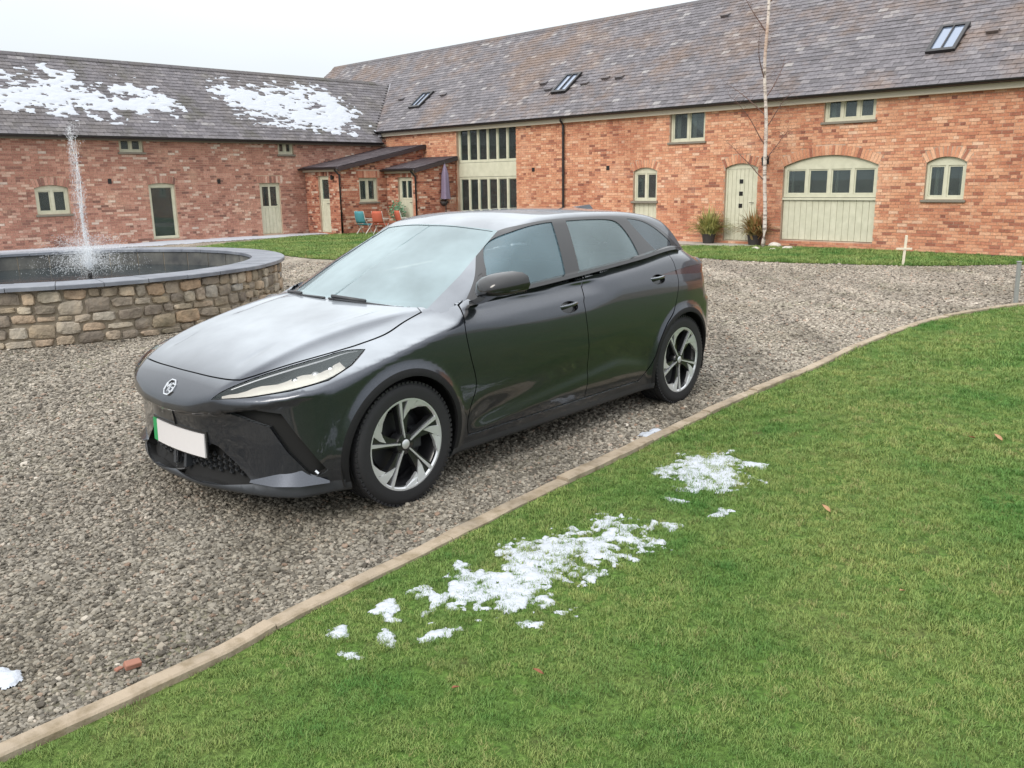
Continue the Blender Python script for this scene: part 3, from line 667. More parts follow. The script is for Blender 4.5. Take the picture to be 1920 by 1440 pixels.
# ---- left barn: x = -distance from the corner, y inward
EA = 3.19
def oA(a1, a0, z0, z1, rise=0, ring=True): return Op(-a1, -a0, z0, z1, rise, ring)
oa1 = oA(11.98, 11.11, .93, 1.72, .08); oa2 = oA(9.58, 8.88, 2.63, 3.08, ring=False); oa3 = oA(4.44, 3.86, 2.62, 3.09, ring=False); oa4 = oA(8.86, 8.05, .08, 1.74, .05); oa5 = oA(5.22, 4.47, .05, 1.70)
oa6 = oA(15.6, 14.7, .93, 1.72, .08)
opsA = [oa1, oa2, oa3, oa4, oa5, oa6]
AX0 = -22.0
brick_wall(barnA, MAn, lambda z: (AX0, 0.), AX0, 0, 0, EA, opsA, m_brickA, seed=9, indiv=300, plate_outline=rect(AX0, 0, -.3, EA))
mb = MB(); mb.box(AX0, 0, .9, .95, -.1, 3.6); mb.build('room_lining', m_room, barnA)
AAn = math.radians(40); RA = 2.70; OA = .20; SLA = (RA + OA) / math.cos(AAn); zE_A = EA + .02 - OA * math.tan(AAn)
mb = MB(); mb.prism([(.3, -.3), (.3, EA), (RA, EA + math.tan(AAn) * RA - .12), (2 * RA - .3, EA), (2 * RA - .3, -.3)], AX0, AX0 + .3, axis=0); mb.build('gable_wall', m_brickA, barnA)
mb = MB(); mb.box(AX0, 0, 2 * RA - .3, 2 * RA, -.3, EA); mb.build('back_wall', m_brickA, barnA)
def valley(s): z = zE_A + s * math.sin(AAn); return (z - EB - .02) / TANB
W3A = roof_slates(barnA, MAn, lambda s: AX0 - .15, lambda s: valley(s) if s > .3 else max(valley(s), -.28), 0, SLA, zE_A, AAn, -OA, m_slateA, 300, 21)
ZRA = zE_A + SLA * math.sin(AAn)
mb = MB(); xr = (ZRA - EB - .02) / TANB; xe = -.35
vs = [(AX0 - .1, -OA, zE_A), (xe, -OA, zE_A), (xr, RA, ZRA), (AX0 - .1, RA, ZRA), (AX0 - .1, -OA, zE_A - .06), (xe, -OA, zE_A - .06), (xr, RA, ZRA - .10), (AX0 - .1, RA, ZRA - .10), (AX0 - .1, 2 * RA + OA, zE_A), (xe, 2 * RA + OA, zE_A)]
mb.add(vs, [(0, 1, 2, 3), (4, 7, 6, 5), (0, 4, 5, 1), (3, 2, 9, 8), (0, 3, 7, 4), (1, 5, 6, 2)]); mb.build('roof', m_slateA, barnA)
for i in range(52):
    a = AX0 - .15 + i * .457
    if a + .457 > xr: break
    mb = MB(); mb.prism([(RA - .13, ZRA - .09), (RA - .13, ZRA - .06), (RA - .02, ZRA + .04), (RA + .02, ZRA + .04), (RA + .13, ZRA - .06), (RA + .13, ZRA - .09)], a + .004, a + .453, axis=0); mb.build('ridge_tile', m_slateA, barnA)
# lead valley
mb = MB(); p0 = Vector((valley(.0) + .0, -OA, zE_A + .03)); p0 = W3A(max(valley(.3), -.30), .3, .035); p1 = W3A(valley(SLA), SLA, .035)
mb.add([p0 + Vector((-.05, 0, .0)), p0 + Vector((.10, 0, .03)), p1 + Vector((.10, 0, .03)), p1 + Vector((-.05, 0, 0)), p0 + Vector((-.05, 0, -.02)), p0 + Vector((.10, 0, .01)), p1 + Vector((.10, 0, .01)), p1 + Vector((-.05, 0, -.02))], [(0, 1, 2, 3), (4, 7, 6, 5), (0, 4, 5, 1), (1, 5, 6, 2), (2, 6, 7, 3), (3, 7, 4, 0)]); mb.build('valley_flashing', m_lead, barnA)
gutter(barnA, AX0, -.30, -OA + .02, zE_A + .02)
mb = MB(); mb.box(AX0, -.1, -.10, -.004, zE_A - .10, zE_A - .03); mb.build('fascia', m_sill, barnA)
window(barnA, oa1, 2, 1, post=.07); window(barnA, oa2, 2, 1, post=.05); window(barnA, oa3, 2, 1, post=.06); window(barnA, oa6, 2, 1, post=.07)
plank_door(barnA, oa5, 5, glass=(.90, 1.6, 2))
f = window(barnA, oa4, 1, 1, post=.07, sill=False, sash=.02, gz=m_hole if False else None or m_wglass)
m_dgreen = mat('dark_green_door', (.008, .022, .014), .3); mb = MB(); mb.box(-8.79, -8.12, .125, .15, .30, 1.60); mb.build('door', m_dgreen, f)
mb = MB(); mb.box(-8.86, -8.05, .05, .14, .10, .17); mb.build('threshold', m_sage, f)
for a, z in ((9.96, 1.81), (6.62, 1.77)): mb = MB(); mb.box(-a - .05, -a + .05, -.012, .012, z - .07, z + .07); mb.build('wall_vent', m_gutter, barnA)

# ---- porches leaning on the right barn
def porch(x0, x1, outd, zlo, zhi, name_label, door, win, seed, lo_over=.18, side_over=.14):
    """x0..x1 along the barn wall, projecting outd; low eave zlo at the front, zhi at the wall"""
    P = empty('lean_to_porch', MBn.copy(), name_label, 'porch'); ang = math.atan2(zhi - zlo, outd)
    # front wall faces the yard
    od = Op(door[0], door[1], .06, door[2], 0)
    F_ = empty_local = None
    fw = empty('front_wall'); fw.parent = P; fw.matrix_local = Matrix.Translation((0, -outd, 0))
    brick_wall(fw, MBn, lambda z: (x0, x1), x0, x1, 0, zlo - .02, [od], m_brickP, seed=seed, plate_outline=rect(x0, x1 - .02, -.2, zlo - .02), name='wall_core')
    plank_door(fw, od, 5, glass=(1.10, 1.7, door[3]) if door[3] else None)
    # side wall, local x runs from the front corner towards the barn
    sw_ = empty('side_wall'); sw_.parent = P; Ms = Matrix.Translation((x1, -outd, 0)) @ Matrix.Rotation(math.pi / 2, 4, 'Z'); sw_.matrix_local = Ms
    ow = [Op(*w_) for w_ in win]
    brick_wall(sw_, MBn @ Ms, lambda z: (0 if z < zlo else (z - zlo) / math.tan(ang) + .03, outd - .01), 0, outd, 0, zhi - .03, ow, m_brickP, seed=seed + 1, plate_outline=[(.02, -.2), (.02, zlo - .03), (outd - .01, zhi - .05), (outd - .01, -.2)], name='wall_core')
    for w_ in ow: window(sw_, w_, 2, 1, post=.055)
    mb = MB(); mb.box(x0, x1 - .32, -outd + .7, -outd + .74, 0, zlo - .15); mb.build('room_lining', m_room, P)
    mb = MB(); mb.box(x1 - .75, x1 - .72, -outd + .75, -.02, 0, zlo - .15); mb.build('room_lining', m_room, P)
    ln = (outd + lo_over) / math.cos(ang); z0_ = zlo - lo_over * math.tan(ang) + .05
    W3 = roof_slates(P, MBn, lambda s: x0 - .0, x1 + side_over, 0, ln, z0_ + .01, ang, -outd - lo_over, m_slateP, 0, seed + 2)
    mb = MB(); yv = -outd - lo_over; mb.prism([(yv, z0_ - .03), (yv, z0_ + .006), (-.004, z0_ + ln * math.sin(ang) + .006), (-.004, z0_ + ln * math.sin(ang) - .05)], x0, x1 + side_over - .01, axis=0); mb.build('roof', m_slateP, P)
    mb = MB(); mb.prism([(yv, z0_ - .12), (yv, z0_ - .01), (-.01, z0_ + ln * math.sin(ang) - .01), (-.01, z0_ + ln * math.sin(ang) - .12)], x1 + side_over - .035, x1 + side_over + .004, axis=0); mb.build('barge_board', m_plumw, P)
    g = gutter(P, x0, x1 + side_over, yv + .015, z0_ + .0); mb = MB(); mb.box(x0, x1 + side_over - .05, -outd - .08, -outd - .05, z0_ - .12, z0_ - .02); mb.build('fascia', m_fascia, P)
    mb = MB(); mb.tube([(x1 - .03, yv - .03, z0_ - .02), (x1 - .03, yv - .03, z0_ - .08), (x1 + .0, -outd - .06, z0_ - .24), (x1 + .0, -outd - .06, .06)], .034, 8); mb.build('downpipe', m_gutter, P, smooth=True)
    return P
m_brickP = mat('porch_brick', (.4, .18, .12), .88, spec=.2, build=lambda nt, b: brick_col(nt, b, [(0, (.16, .065, .05)), (.15, (.32, .12, .08)), (.45, (.45, .18, .115)), (.8, (.54, .26, .17)), (.93, (.62, .42, .31)), (1, (.68, .56, .46))], [(.3, (.8, .8, .8)), (.5, (1, 1, 1)), (.7, (1.15, 1.15, 1.12))]))
m_slateP = mat('purple_brown_slate', (.06, .045, .05), .6, build=lambda nt, b: nt.links.new(noise_ramp(nt, 3, [(.3, (.045, .036, .042)), (.7, (.095, .075, .082))], coord='World', detail=5)[1].outputs[0], b.inputs['Base Color']))
m_plumw = mat('dark_barge_board', (.045, .032, .034), .5)
porch(.02, 2.15, 3.50, 2.14, 2.86, 'larger brick lean-to porch in the corner of the barns with a two light side window', (.80, 1.42, 1.90, 1), [(.70, 1.44, 1.04, 1.82, 0)], 31)
porch(2.17, 3.79, 1.69, 2.06, 2.42, 'smaller brick lean-to porch beside the tall glazed opening', (2.78, 3.56, 1.82, 2), [], 41)

# ================================================================ THE CAR
def pch(xs,ys):
    xs=np.array(xs,float);ys=np.array(ys,float)
    if xs[0]>xs[-1]: xs=xs[::-1];ys=ys[::-1]
    h=np.diff(xs);d=np.diff(ys)/h
    m=np.zeros(len(xs));m[0]=d[0];m[-1]=d[-1]
    for i in range(1,len(xs)-1):
        if d[i-1]*d[i]>0:
            w1=2*h[i]+h[i-1];w2=h[i]+2*h[i-1];m[i]=(w1+w2)/(w1/d[i-1]+w2/d[i])
    def f(x):
        x=np.asarray(x,float);i=np.clip(np.searchsorted(xs,x)-1,0,len(xs)-2)
        t=np.clip((x-xs[i])/h[i],0,1);t2=t*t;t3=t2*t
        return (2*t3-3*t2+1)*ys[i]+(t3-2*t2+t)*h[i]*m[i]+(-2*t3+3*t2)*ys[i+1]+(t3-t2)*h[i]*m[i+1]
    return f
def sst(a,b,x):
    t=np.clip((x-a)/(b-a),0,1);return t*t*(3-2*t)
def smax(a,b,k):
    h=np.maximum(k-np.abs(a-b),0)/k
    return np.maximum(a,b)+h*h*k*.25
def soft(x,k=.012):
    return .5*(x+np.sqrt(x*x+k*k))
RAX=-2.705;WR=.327
zc_=pch([-.6,-.35,-.2,0,.2,.4,.6,.70,.78,.835,.87],[1.03,1.0,.985,.955,.915,.865,.79,.735,.67,.595,.52])
yb_=pch([-.5,-.08,.235,.48,.66,.85],[.69,.58,.53,.50,.455,.37])
zb_=pch([-.3,-.57,-1.04,-1.58,-2.23,-2.72,-2.9,-3.13,-3.5],[.985,1.005,1.03,1.065,1.11,1.145,1.13,1.06,1.03])
W0_=pch([.9,.6,.45,.3,.0,-.5,-1.3,-2.0,-2.7,-3.0,-3.2,-3.5],[.72,.815,.86,.888,.905,.90,.903,.905,.915,.895,.862,.80])
c2_=pch([.6,.2,0,-.41,-.76,-1.15,-1.51,-1.75,-1.95,-2.25,-2.62,-3,-3.5],[.70,.80,.84,.875,.86,.845,.85,.885,.93,.935,.91,.88,.86])
c1_=pch([0,-.5,-.97,-1.32,-1.75,-3.5],[.94,.95,.965,.98,.995,1.0])
lc_=pch([0,-.53,-.96,-1.55,-1.88,-2.27,-3],[.33,.355,.40,.455,.485,.42,.38])
Fp_=pch([0,.2,.35,.5,.6,.7,.8,.9,1.0],[.84,.83,.80,.745,.695,.63,.54,.40,.2])
Fg_=pch([.1,.15,.20,.25,.35,.45,.50,.535,.548,.60,1.2],[-.08,-.055,-.025,-.06,-.068,-.062,-.055,-.045,0,0,0])
Rp_=pch([0,.3,.6,.75,.85,.95],[-3.42,-3.41,-3.36,-3.28,-3.17,-3.0])
Rg_=pch([.15,.2,.35,.5,.72,.78,.95,1.02,1.2],[.14,.10,.02,0,0,.05,.09,.05,.06])
def W(x,z):
    a=c2_(x);b=c1_(x);l=lc_(x);zb=zb_(x)
    ins=.055*((z-.68)/.5)**2*(z<.68)+.02*((z-.68)/.3)**2*(z>=.68)
    sc=sst(-.40,-.65,x)*sst(-2.38,-2.15,x)
    up=1-sst(0,.17,z-l);dn=1-sst(0,.09,l-z)
    ins=ins+.016*sc*np.where(z>l,up,dn)
    ins=ins+.30*soft(z-a,.012)*sst(.5,.0,x)
    s1=sst(-.35,-.7,x)*sst(-1.80,-1.60,x)
    t=sst(0,.075,z-(b-.075));rs=1-sst(0,.022,z-b)
    ins=ins+.024*s1*t*rs
    ins=ins+1.05*soft(z-(zb-.065),.02)*sst(-.15,-.45,x)
    fl=0
    for cx in (0.,RAX):
        rr=np.hypot(x-cx,z-WR)
        fl=fl+.022*(1-sst(.37,.445,rr))
    return W0_(x)-ins+fl
def H(x,y):
    y=np.abs(y)
    hf=zc_(x)-.028*np.minimum(y/.6,1.05)**2-.78*soft(y-yb_(x),.016)+.54*soft(y-yb_(x)-.045,.04)
    # bonnet valley creases beside the raised centre
    hf=hf-.007*np.exp(-((y-.36-.10*sst(.5,-.2,x))/.028)**2)*sst(.66,.5,x)*sst(-.30,-.1,x)*(1-sst(.50,.36,x)*sst(.05,.22,x))
    hr=zb_(x)+.012
    hr=hr-sst(-2.95,-3.2,x)*.02
    t=sst(-.62,-.38,x)
    return hr*(1-t)+np.minimum(hf,2)*t
def F(y,z):
    y=np.abs(y);return Fp_(y)+Fg_(z-.19*y*y*sst(.36,.54,z))*(1-.75*sst(.35,.75,y))
def Rr(y,z):
    y=np.abs(y);return Rp_(y)+Rg_(z)
def fLB(P):
    x,y,z=P[...,0],P[...,1],P[...,2]
    f=smax(np.abs(y)-W(x,z),z-H(x,y),.022+.03*sst(.1,.4,x))
    f=smax(f,x-F(y,z),.022)
    f=smax(f,Rr(y,z)-x,.05)
    return smax(f,.165-z,.02)
Gc_=pch([0,-.10,-.25,-.6,-.9,-1.05,-1.2,-1.5,-1.9,-2.3,-2.7,-3.0,-3.1,-3.2,-3.3,-3.4],[.88,.93,1.0,1.172,1.31,1.372,1.412,1.445,1.452,1.443,1.415,1.365,1.30,1.17,1.04,.90])
wg_=pch([-.2,-.4,-.6,-1,-1.6,-2.2,-2.7,-3.0,-3.3],[.715,.755,.78,.80,.808,.80,.765,.72,.65])
def fGH(P):
    x,y,z=P[...,0],np.abs(P[...,1]),P[...,2]
    sh=(.165*sst(-1.7,-1.0,x)-.12*sst(-2.4,-2.9,x))*(y/.667)**2
    g=Gc_(x+sh)-.028*(y/.55)**2
    w=wg_(x)-.50*(z-1.03)-.25*np.maximum(z-1.03,0)**2
    return smax(y-w,z-g,.05)
SP={'LB':dict(f=fLB,xf=.20,xr=-2.75,zc=.60),'GH':dict(f=fGH,xf=-1.2,xr=-2.6,zc=.92)}
KF=.8
def pt(kind,u,ph):
    "surface point for params (u, phi radians)"
    s=SP[kind];u=np.asarray(u,float);ph=np.asarray(ph,float)
    th=np.where(u>s['xf'],(u-s['xf'])/KF,np.where(u<s['xr'],(u-s['xr'])/KF,0))
    cx=np.clip(u,s['xr'],s['xf'])
    C=np.stack([cx,0*cx,0*cx+s['zc']],-1)
    D=np.stack([np.sin(th)*np.cos(ph),np.cos(th)*np.cos(ph),np.sin(ph)],-1)
    lo=np.full(u.shape,.02);hi=lo.copy()
    # march outward
    done=np.zeros(u.shape,bool)
    for r in np.arange(.05,2.2,.03):
        v=s['f'](C+D*r);out=(v>0)&~done
        hi=np.where(out,r,hi);lo=np.where(out,r-.03,lo);done|=out
    hi=np.where(done,hi,2.2)
    for _ in range(22):
        m=(lo+hi)/2;v=s['f'](C+D*m[...,None])if False else s['f'](C+D*m[...,None])
        hi=np.where(v>0,m,hi);lo=np.where(v>0,lo,m)
    return C+D*((lo+hi)/2)[...,None]
def par(kind,P):
    s=SP[kind];x,y,z=P[...,0],np.abs(P[...,1]),P[...,2]
    dx=np.where(x>s['xf'],x-s['xf'],np.where(x<s['xr'],x-s['xr'],0))
    th=np.arctan2(dx,y);rho=np.hypot(dx,y)
    u=np.where(x>s['xf'],s['xf']+th*KF,np.where(x<s['xr'],s['xr']+th*KF,x))
    return u,np.arctan2(z-s['zc'],rho)
def nrm(kind,P):
    f=SP[kind]['f'];e=.009;g=[]
    for i in range(3):
        d=np.zeros(3);d[i]=e;g.append(f(P+d)-f(P-d))
    g=np.stack(g,-1);return g/np.maximum(np.linalg.norm(g,axis=-1,keepdims=True),1e-9)

CARX, CARY, CARYAW = -1.2072, 4.8018, math.radians(228.1988)
car = empty('parked_car', Matrix.Translation((CARX, CARY, 0)) @ Matrix.Rotation(CARYAW, 4, 'Z'),
            'dark grey metallic five door hatchback parked on the gravel drive', 'car')
def paint(nt, b):
    # metallic flake
    n = nt.nodes; v = n.new('ShaderNodeTexVoronoi'); v.inputs['Scale'].default_value = 900
    tc = n.new('ShaderNodeTexCoord'); nt.links.new(tc.outputs['Object'], v.inputs['Vector'])
    r = n.new('ShaderNodeValToRGB'); r.color_ramp.elements[0].color = (.024, .028, .036, 1); r.color_ramp.elements[1].color = (.066, .074, .092, 1)
    nt.links.new(v.outputs['Color'], r.inputs[0])
    g = n.new('ShaderNodeTexNoise'); g.inputs['Scale'].default_value = 3; nt.links.new(tc.outputs['Object'], g.inputs['Vector'])
    mr = n.new('ShaderNodeMapRange'); mr.inputs[3].default_value = .27; mr.inputs[4].default_value = .34; nt.links.new(g.outputs['Fac'], mr.inputs[0])
    # bright sky sheen on upward-facing panels, painted in as a pale frosty film
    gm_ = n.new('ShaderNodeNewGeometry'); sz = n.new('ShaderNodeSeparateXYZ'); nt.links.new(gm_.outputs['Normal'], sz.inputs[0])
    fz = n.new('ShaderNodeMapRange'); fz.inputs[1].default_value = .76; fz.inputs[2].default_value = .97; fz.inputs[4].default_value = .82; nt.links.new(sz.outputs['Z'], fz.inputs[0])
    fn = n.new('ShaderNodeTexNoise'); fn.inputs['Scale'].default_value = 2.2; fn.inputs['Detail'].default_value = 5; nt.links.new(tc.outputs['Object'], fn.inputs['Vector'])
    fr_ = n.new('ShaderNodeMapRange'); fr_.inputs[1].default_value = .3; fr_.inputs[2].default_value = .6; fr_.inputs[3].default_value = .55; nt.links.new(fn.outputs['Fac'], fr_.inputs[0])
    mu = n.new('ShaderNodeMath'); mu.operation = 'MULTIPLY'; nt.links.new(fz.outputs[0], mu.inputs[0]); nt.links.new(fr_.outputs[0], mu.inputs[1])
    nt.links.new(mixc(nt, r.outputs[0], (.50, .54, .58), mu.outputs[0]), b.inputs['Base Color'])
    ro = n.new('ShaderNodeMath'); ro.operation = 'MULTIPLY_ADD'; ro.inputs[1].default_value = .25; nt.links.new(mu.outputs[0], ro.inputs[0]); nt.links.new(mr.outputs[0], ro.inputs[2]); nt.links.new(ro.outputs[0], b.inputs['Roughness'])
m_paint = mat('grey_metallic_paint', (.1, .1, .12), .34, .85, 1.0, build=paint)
m_black = mat('gloss_black', (.012, .012, .013), .12, 0, .3)
m_plastic = mat('dark_plastic', (.028, .030, .034), .45, build=lambda nt, b: bump(nt, b, 600, .15, .001))
m_lower = mat('bumper_plastic', (.055, .06, .068), .38, .3)
m_void = mat('underbody_black', (.006, .006, .006), .9)
m_archshade = mat('arch_shade_black', (.010, .010, .011), .65, spec=.25)  # near-black colour for the shading painted on the body-coloured arch flare
m_rubber = mat('tyre_rubber', (.012, .012, .014), .7, build=lambda nt, b: bump(nt, b, 90, .3, .002))
m_silver = mat('machined_alloy', (.66, .67, .69), .46, .75)
m_rimblk = mat('rim_black', (.018, .018, .02), .28, .2, .5)
m_chrome = mat('chrome', (.75, .76, .78), .12, 1)
m_plate = mat('number_plate_white', (.62, .60, .60), .35)
m_green = mat('plate_green', (.01, .28, .08), .4)
m_seat = mat('seat_fabric', (.035, .035, .038), .85)
m_lampin = mat('lamp_inner', (.80, .76, .70), .25, .3)
m_tail = mat('tail_lamp_red', (.035, .007, .008), .15, 0, .6)
m_screen = glass_mat('misted_windscreen_glass', (.50, .62, .64), .50, (.40, .52, .56))
m_side = glass_mat('tinted_side_glass', (.50, .60, .62), .34, (.16, .27, .33))
m_rearside = glass_mat('rear_side_glass', (.55, .66, .68), .28, (.34, .46, .50))
m_dark = glass_mat('dark_quarter_glass', (.12, .14, .16), .30, (.10, .13, .17))
m_lens = glass_mat('clear_lens', (.93, .93, .93), .0, (.5, .5, .5), pattern=False)

def crom(pts, closed=False, step=.02):
    P = [np.array(p, float) for p in pts]; n = len(P); out = []
    for i in range(n if closed else n - 1):
        p0 = P[(i - 1) % n] if closed or i > 0 else P[0]; p1 = P[i]; p2 = P[(i + 1) % n]; p3 = P[(i + 2) % n] if closed or i + 2 < n else p2
        k = max(1, int(np.linalg.norm(p2 - p1) / step))
        for j in range(k):
            t = j / k; out.append(.5 * ((2 * p1) + (-p0 + p2) * t + (2 * p0 - 5 * p1 + 4 * p2 - p3) * t * t + (-p0 + 3 * p1 - 3 * p2 + p3) * t ** 3))
    if not closed: out.append(P[-1])
    return out
def lin(pts, closed=False, step=.03):
    P = [np.array(p, float) for p in pts]; n = len(P); out = []
    for i in range(n if closed else n - 1):
        a, b = P[i], P[(i + 1) % n]; k = max(1, int(np.linalg.norm(b - a) / step))
        out += [a + (b - a) * j / k for j in range(k)]
    if not closed: out.append(P[-1])
    return out
def side3(kind, xz):
    # lift (x,z) on the left flank to a surface point
    xz = np.array(xz, float); f = SP[kind]['f']
    y = np.full(len(xz), 1.15); hi = y.copy(); done = np.zeros(len(xz), bool); z = xz[:, 1].copy()
    if kind == 'LB':
        top = H(xz[:, 0], np.full(len(xz), .775)) - .003; over = z > top; z = np.where(over, top, z)
    for yy in np.arange(1.15, .1, -.01):
        v = f(np.stack([xz[:, 0], np.full(len(xz), yy), z], -1)); ins = (v < 0) & ~done; y = np.where(ins, yy, y); done |= ins
    hi = y + .01; lo = y
    for _ in range(14):
        mid = (lo + hi) / 2; v = f(np.stack([xz[:, 0], mid, z], -1)); hi = np.where(v >= 0, mid, hi); lo = np.where(v < 0, mid, lo)
    P = np.stack([xz[:, 0], lo, z], -1)
    if kind == 'LB': P[over, 1] = .775
    return P
def to2(kind, P3):
    u, ph = par(kind, np.array(P3)); return [(float(a), float(b) * .62) for a, b in zip(u, ph)]
def side2(kind, xz): return to2(kind, side3(kind, xz))
def off(poly, d):
    # inward offset of a closed polygon (d>0 shrinks)
    P = [np.array(p) for p in poly]; n = len(P); A = sum(P[i][0] * P[(i + 1) % n][1] - P[(i + 1) % n][0] * P[i][1] for i in range(n)); s = 1 if A > 0 else -1
    out = []
    for i in range(n):
        e1 = P[i] - P[i - 1]; e2 = P[(i + 1) % n] - P[i]
        n1 = np.array((-e1[1], e1[0])) / (np.linalg.norm(e1) + 1e-9) * s; n2 = np.array((-e2[1], e2[0])) / (np.linalg.norm(e2) + 1e-9) * s
        m = n1 + n2; l = np.linalg.norm(m); m = m / l if l > .3 else n1
        out.append(P[i] + m * d / max(.5, float(m @ n1)))
    return [tuple(p) for p in out]

class Shell:
    """triangulated half surface with constraint outlines; centroids classified afterwards"""
    def __init__(s, kind, us, ph0, ph1, nph, outlines, lines=()):
        s.kind = kind
        phs = np.linspace(ph0, ph1, nph); U, PH = np.meshgrid(us, phs)
        V = [Vector((a, b * .62)) for a, b in zip(U.ravel(), PH.ravel())]; E = []
        for o in outlines:
            k = len(V); V += [Vector(p) for p in o]; n = len(o); E += [(k + i, k + (i + 1) % n) for i in range(n)]
        for o in lines:
            k = len(V); V += [Vector(p) for p in o]; n = len(o); E += [(k + i, k + i + 1) for i in range(n - 1)]
        r = mgeo.delaunay_2d_cdt(V, E, [], 0, 1e-7)
        s.v2 = np.array([tuple(v) for v in r[0]]); s.t = np.array([tuple(reversed(f)) for f in r[2]])
        ph = np.clip(s.v2[:, 1] / .62, ph0, ph1); uu = np.clip(s.v2[:, 0], us[0], us[-1])
        s.P = pt(kind, uu, ph); s.P[:, 1] = np.maximum(s.P[:, 1], 0)
        s.P[np.abs(ph - math.pi / 2) < 1e-4, 1] = 0
        s.Nn = nrm(kind, s.P); s.Nn[s.P[:, 1] < 1e-6, 1] = 0; s.Nn /= np.linalg.norm(s.Nn, axis=1, keepdims=True)
        s.c2 = s.v2[s.t].mean(1); s.c3 = s.P[s.t].mean(1)
    def mask(s, poly): return inpoly(s.c2[:, 0], s.c2[:, 1], poly)
    def gap(s, poly, w=.0032, closed=True):
        return segdist(s.c2[:, 0], s.c2[:, 1], poly, closed) < w
def surf_obj(name, sh, sel, material, parent, mirror='join', depth=0., flange=.012, disp_axis=None):
    t = sh.t[sel]; ids, inv = np.unique(t, return_inverse=True); t = inv.reshape(-1, 3)
    P = sh.P[ids]; Nn = sh.Nn[ids]
    P0 = P.copy(); P = P - Nn * depth
    Nv = Nn
    faces = [tuple(r) for r in t]; verts = P; nor = Nv
    # boundary flange
    ed = {}
    for a, b, c in faces:
        for e in ((a, b), (b, c), (c, a)):
            k = (min(e), max(e)); ed[k] = None if k in ed else e
    bd = [e for e in ed.values() if e is not None and not (P[e[0], 1] < 1e-5 and P[e[1], 1] < 1e-5)]
    if flange > 0 and bd:
        vv = [verts]; nn = [nor]; k = len(verts); ff = []
        for a, b in bd:
            if depth > 0: A, B = P0[a], P0[b]
            else: A, B = P[a] - Nn[a] * flange, P[b] - Nn[b] * flange
            q = np.array([P[a], P[b], B, A]); n_ = np.cross(q[1] - q[0], q[3] - q[0]); n_ = -n_ / (np.linalg.norm(n_) + 1e-12)
            vv.append(q); nn.append(np.array([n_] * 4)); ff.append((k + 1, k, k + 3, k + 2)); k += 4
        verts = np.concatenate(vv); nor = np.concatenate(nn); faces += ff
    def mk(v, n, f, nm):
        me = bpy.data.meshes.new(nm); me.from_pydata([tuple(a) for a in v], [], f); me.materials.append(material)
        me.polygons.foreach_set('use_smooth', [True] * len(me.polygons))
        me.normals_split_custom_set_from_vertices([tuple(a) for a in n])
        return link(nm, me, parent)
    S = np.array([1, -1, 1])
    if mirror == 'join':
        k = len(verts); v = np.concatenate([verts, verts * S]); n = np.concatenate([nor, nor * S])
        f = faces + [tuple(i + k for i in reversed(q)) for q in faces]
        return [mk(v, n, f, name)]
    return [mk(verts, nor, faces, name), mk(verts * S, nor * S, [tuple(reversed(q)) for q in faces], name)]

# ---- outlines on the lower body (x forward from the front axle, z up)
arch_r = .362
def arcpts(cx, r, a0, a1, n): return [(cx + r * math.cos(q), WR + r * math.sin(q)) for q in np.linspace(a0, a1, n)]
LB = {}
archF = arcpts(0, arch_r, math.radians(-26), math.radians(206), 44)
archR = arcpts(RAX, arch_r, math.radians(-26), math.radians(206), 44)
lnF, lnR = side2('LB', archF), side2('LB', archR)
lnF2, lnR2 = side2('LB', arcpts(0, .400, math.radians(-20), math.radians(200), 60)), side2('LB', arcpts(RAX, .396, math.radians(-20), math.radians(200), 60))
mid = [(-1.640, 1.09), (-1.605, 1.03), (-1.535, .92), (-1.512, .85), (-1.545, .61), (-1.562, .41), (-1.545, .262)]
fr = [(-.475, .262), (-.462, .32), (-.474, .42), (-.515, .55), (-.472, .72), (-.447, .87), (-.49, .96), (-.56, 1.09)]
dF = crom(mid, False, .03) + lin([(-1.545, .262), (-.475, .262)])[1:-1] + crom(fr, False, .03) + lin([(-.56, 1.09), (-1.640, 1.09)])[1:-1]
back = [(-2.17, .262), (-2.27, .33), (-2.325, .42), (-2.36, .52), (-2.44, .63), (-2.555, .73), (-2.61, .86), (-2.64, .98), (-2.66, 1.14)]
dR = crom(mid, False, .03) + lin([(-1.545, .262), (-2.17, .262)])[1:-1] + crom(back, False, .03) + lin([(-2.66, 1.14), (-1.640, 1.09)])[1:-1]
LB['door_front'] = side2('LB', dF); LB['door_rear'] = side2('LB', dR)
head3 = lin([(.762, .383, .645), (.659, .537, .662), (.525, .65, .687), (.385, .716, .718), (.257, .735, .765), (.130, .725, .822)], False, .02) + \
        crom([(.130, .725, .822), (.202, .660, .816), (.307, .620, .797), (.455, .556, .766), (.593, .487, .728), (.707, .418, .682), (.762, .383, .645)], False, .02)[1:-1]
LB['headlight'] = to2('LB', head3)
bon3 = crom([(-.205, 0, .98), (-.262, .40, .97), (-.355, .60, .965)], False, .02)[:-1] + lin([(-.355, .60, .965), (-.335, .652, .945)])[:-1] + crom([(-.335, .652, .945), (-.205, .675, .919), (-.044, .692, .872), (.115, .665, .838),
             (.202, .640, .822), (.307, .604, .803), (.455, .540, .772), (.593, .472, .735), (.640, .44, .722)], False, .02)[:-1] + crom([(.640, .44, .722), (.672, .38, .722), (.700, .26, .724), (.715, .12, .727), (.718, 0, .727)], False, .02)
b2 = to2('LB', bon3)
b2 = [p for p in b2 if True]
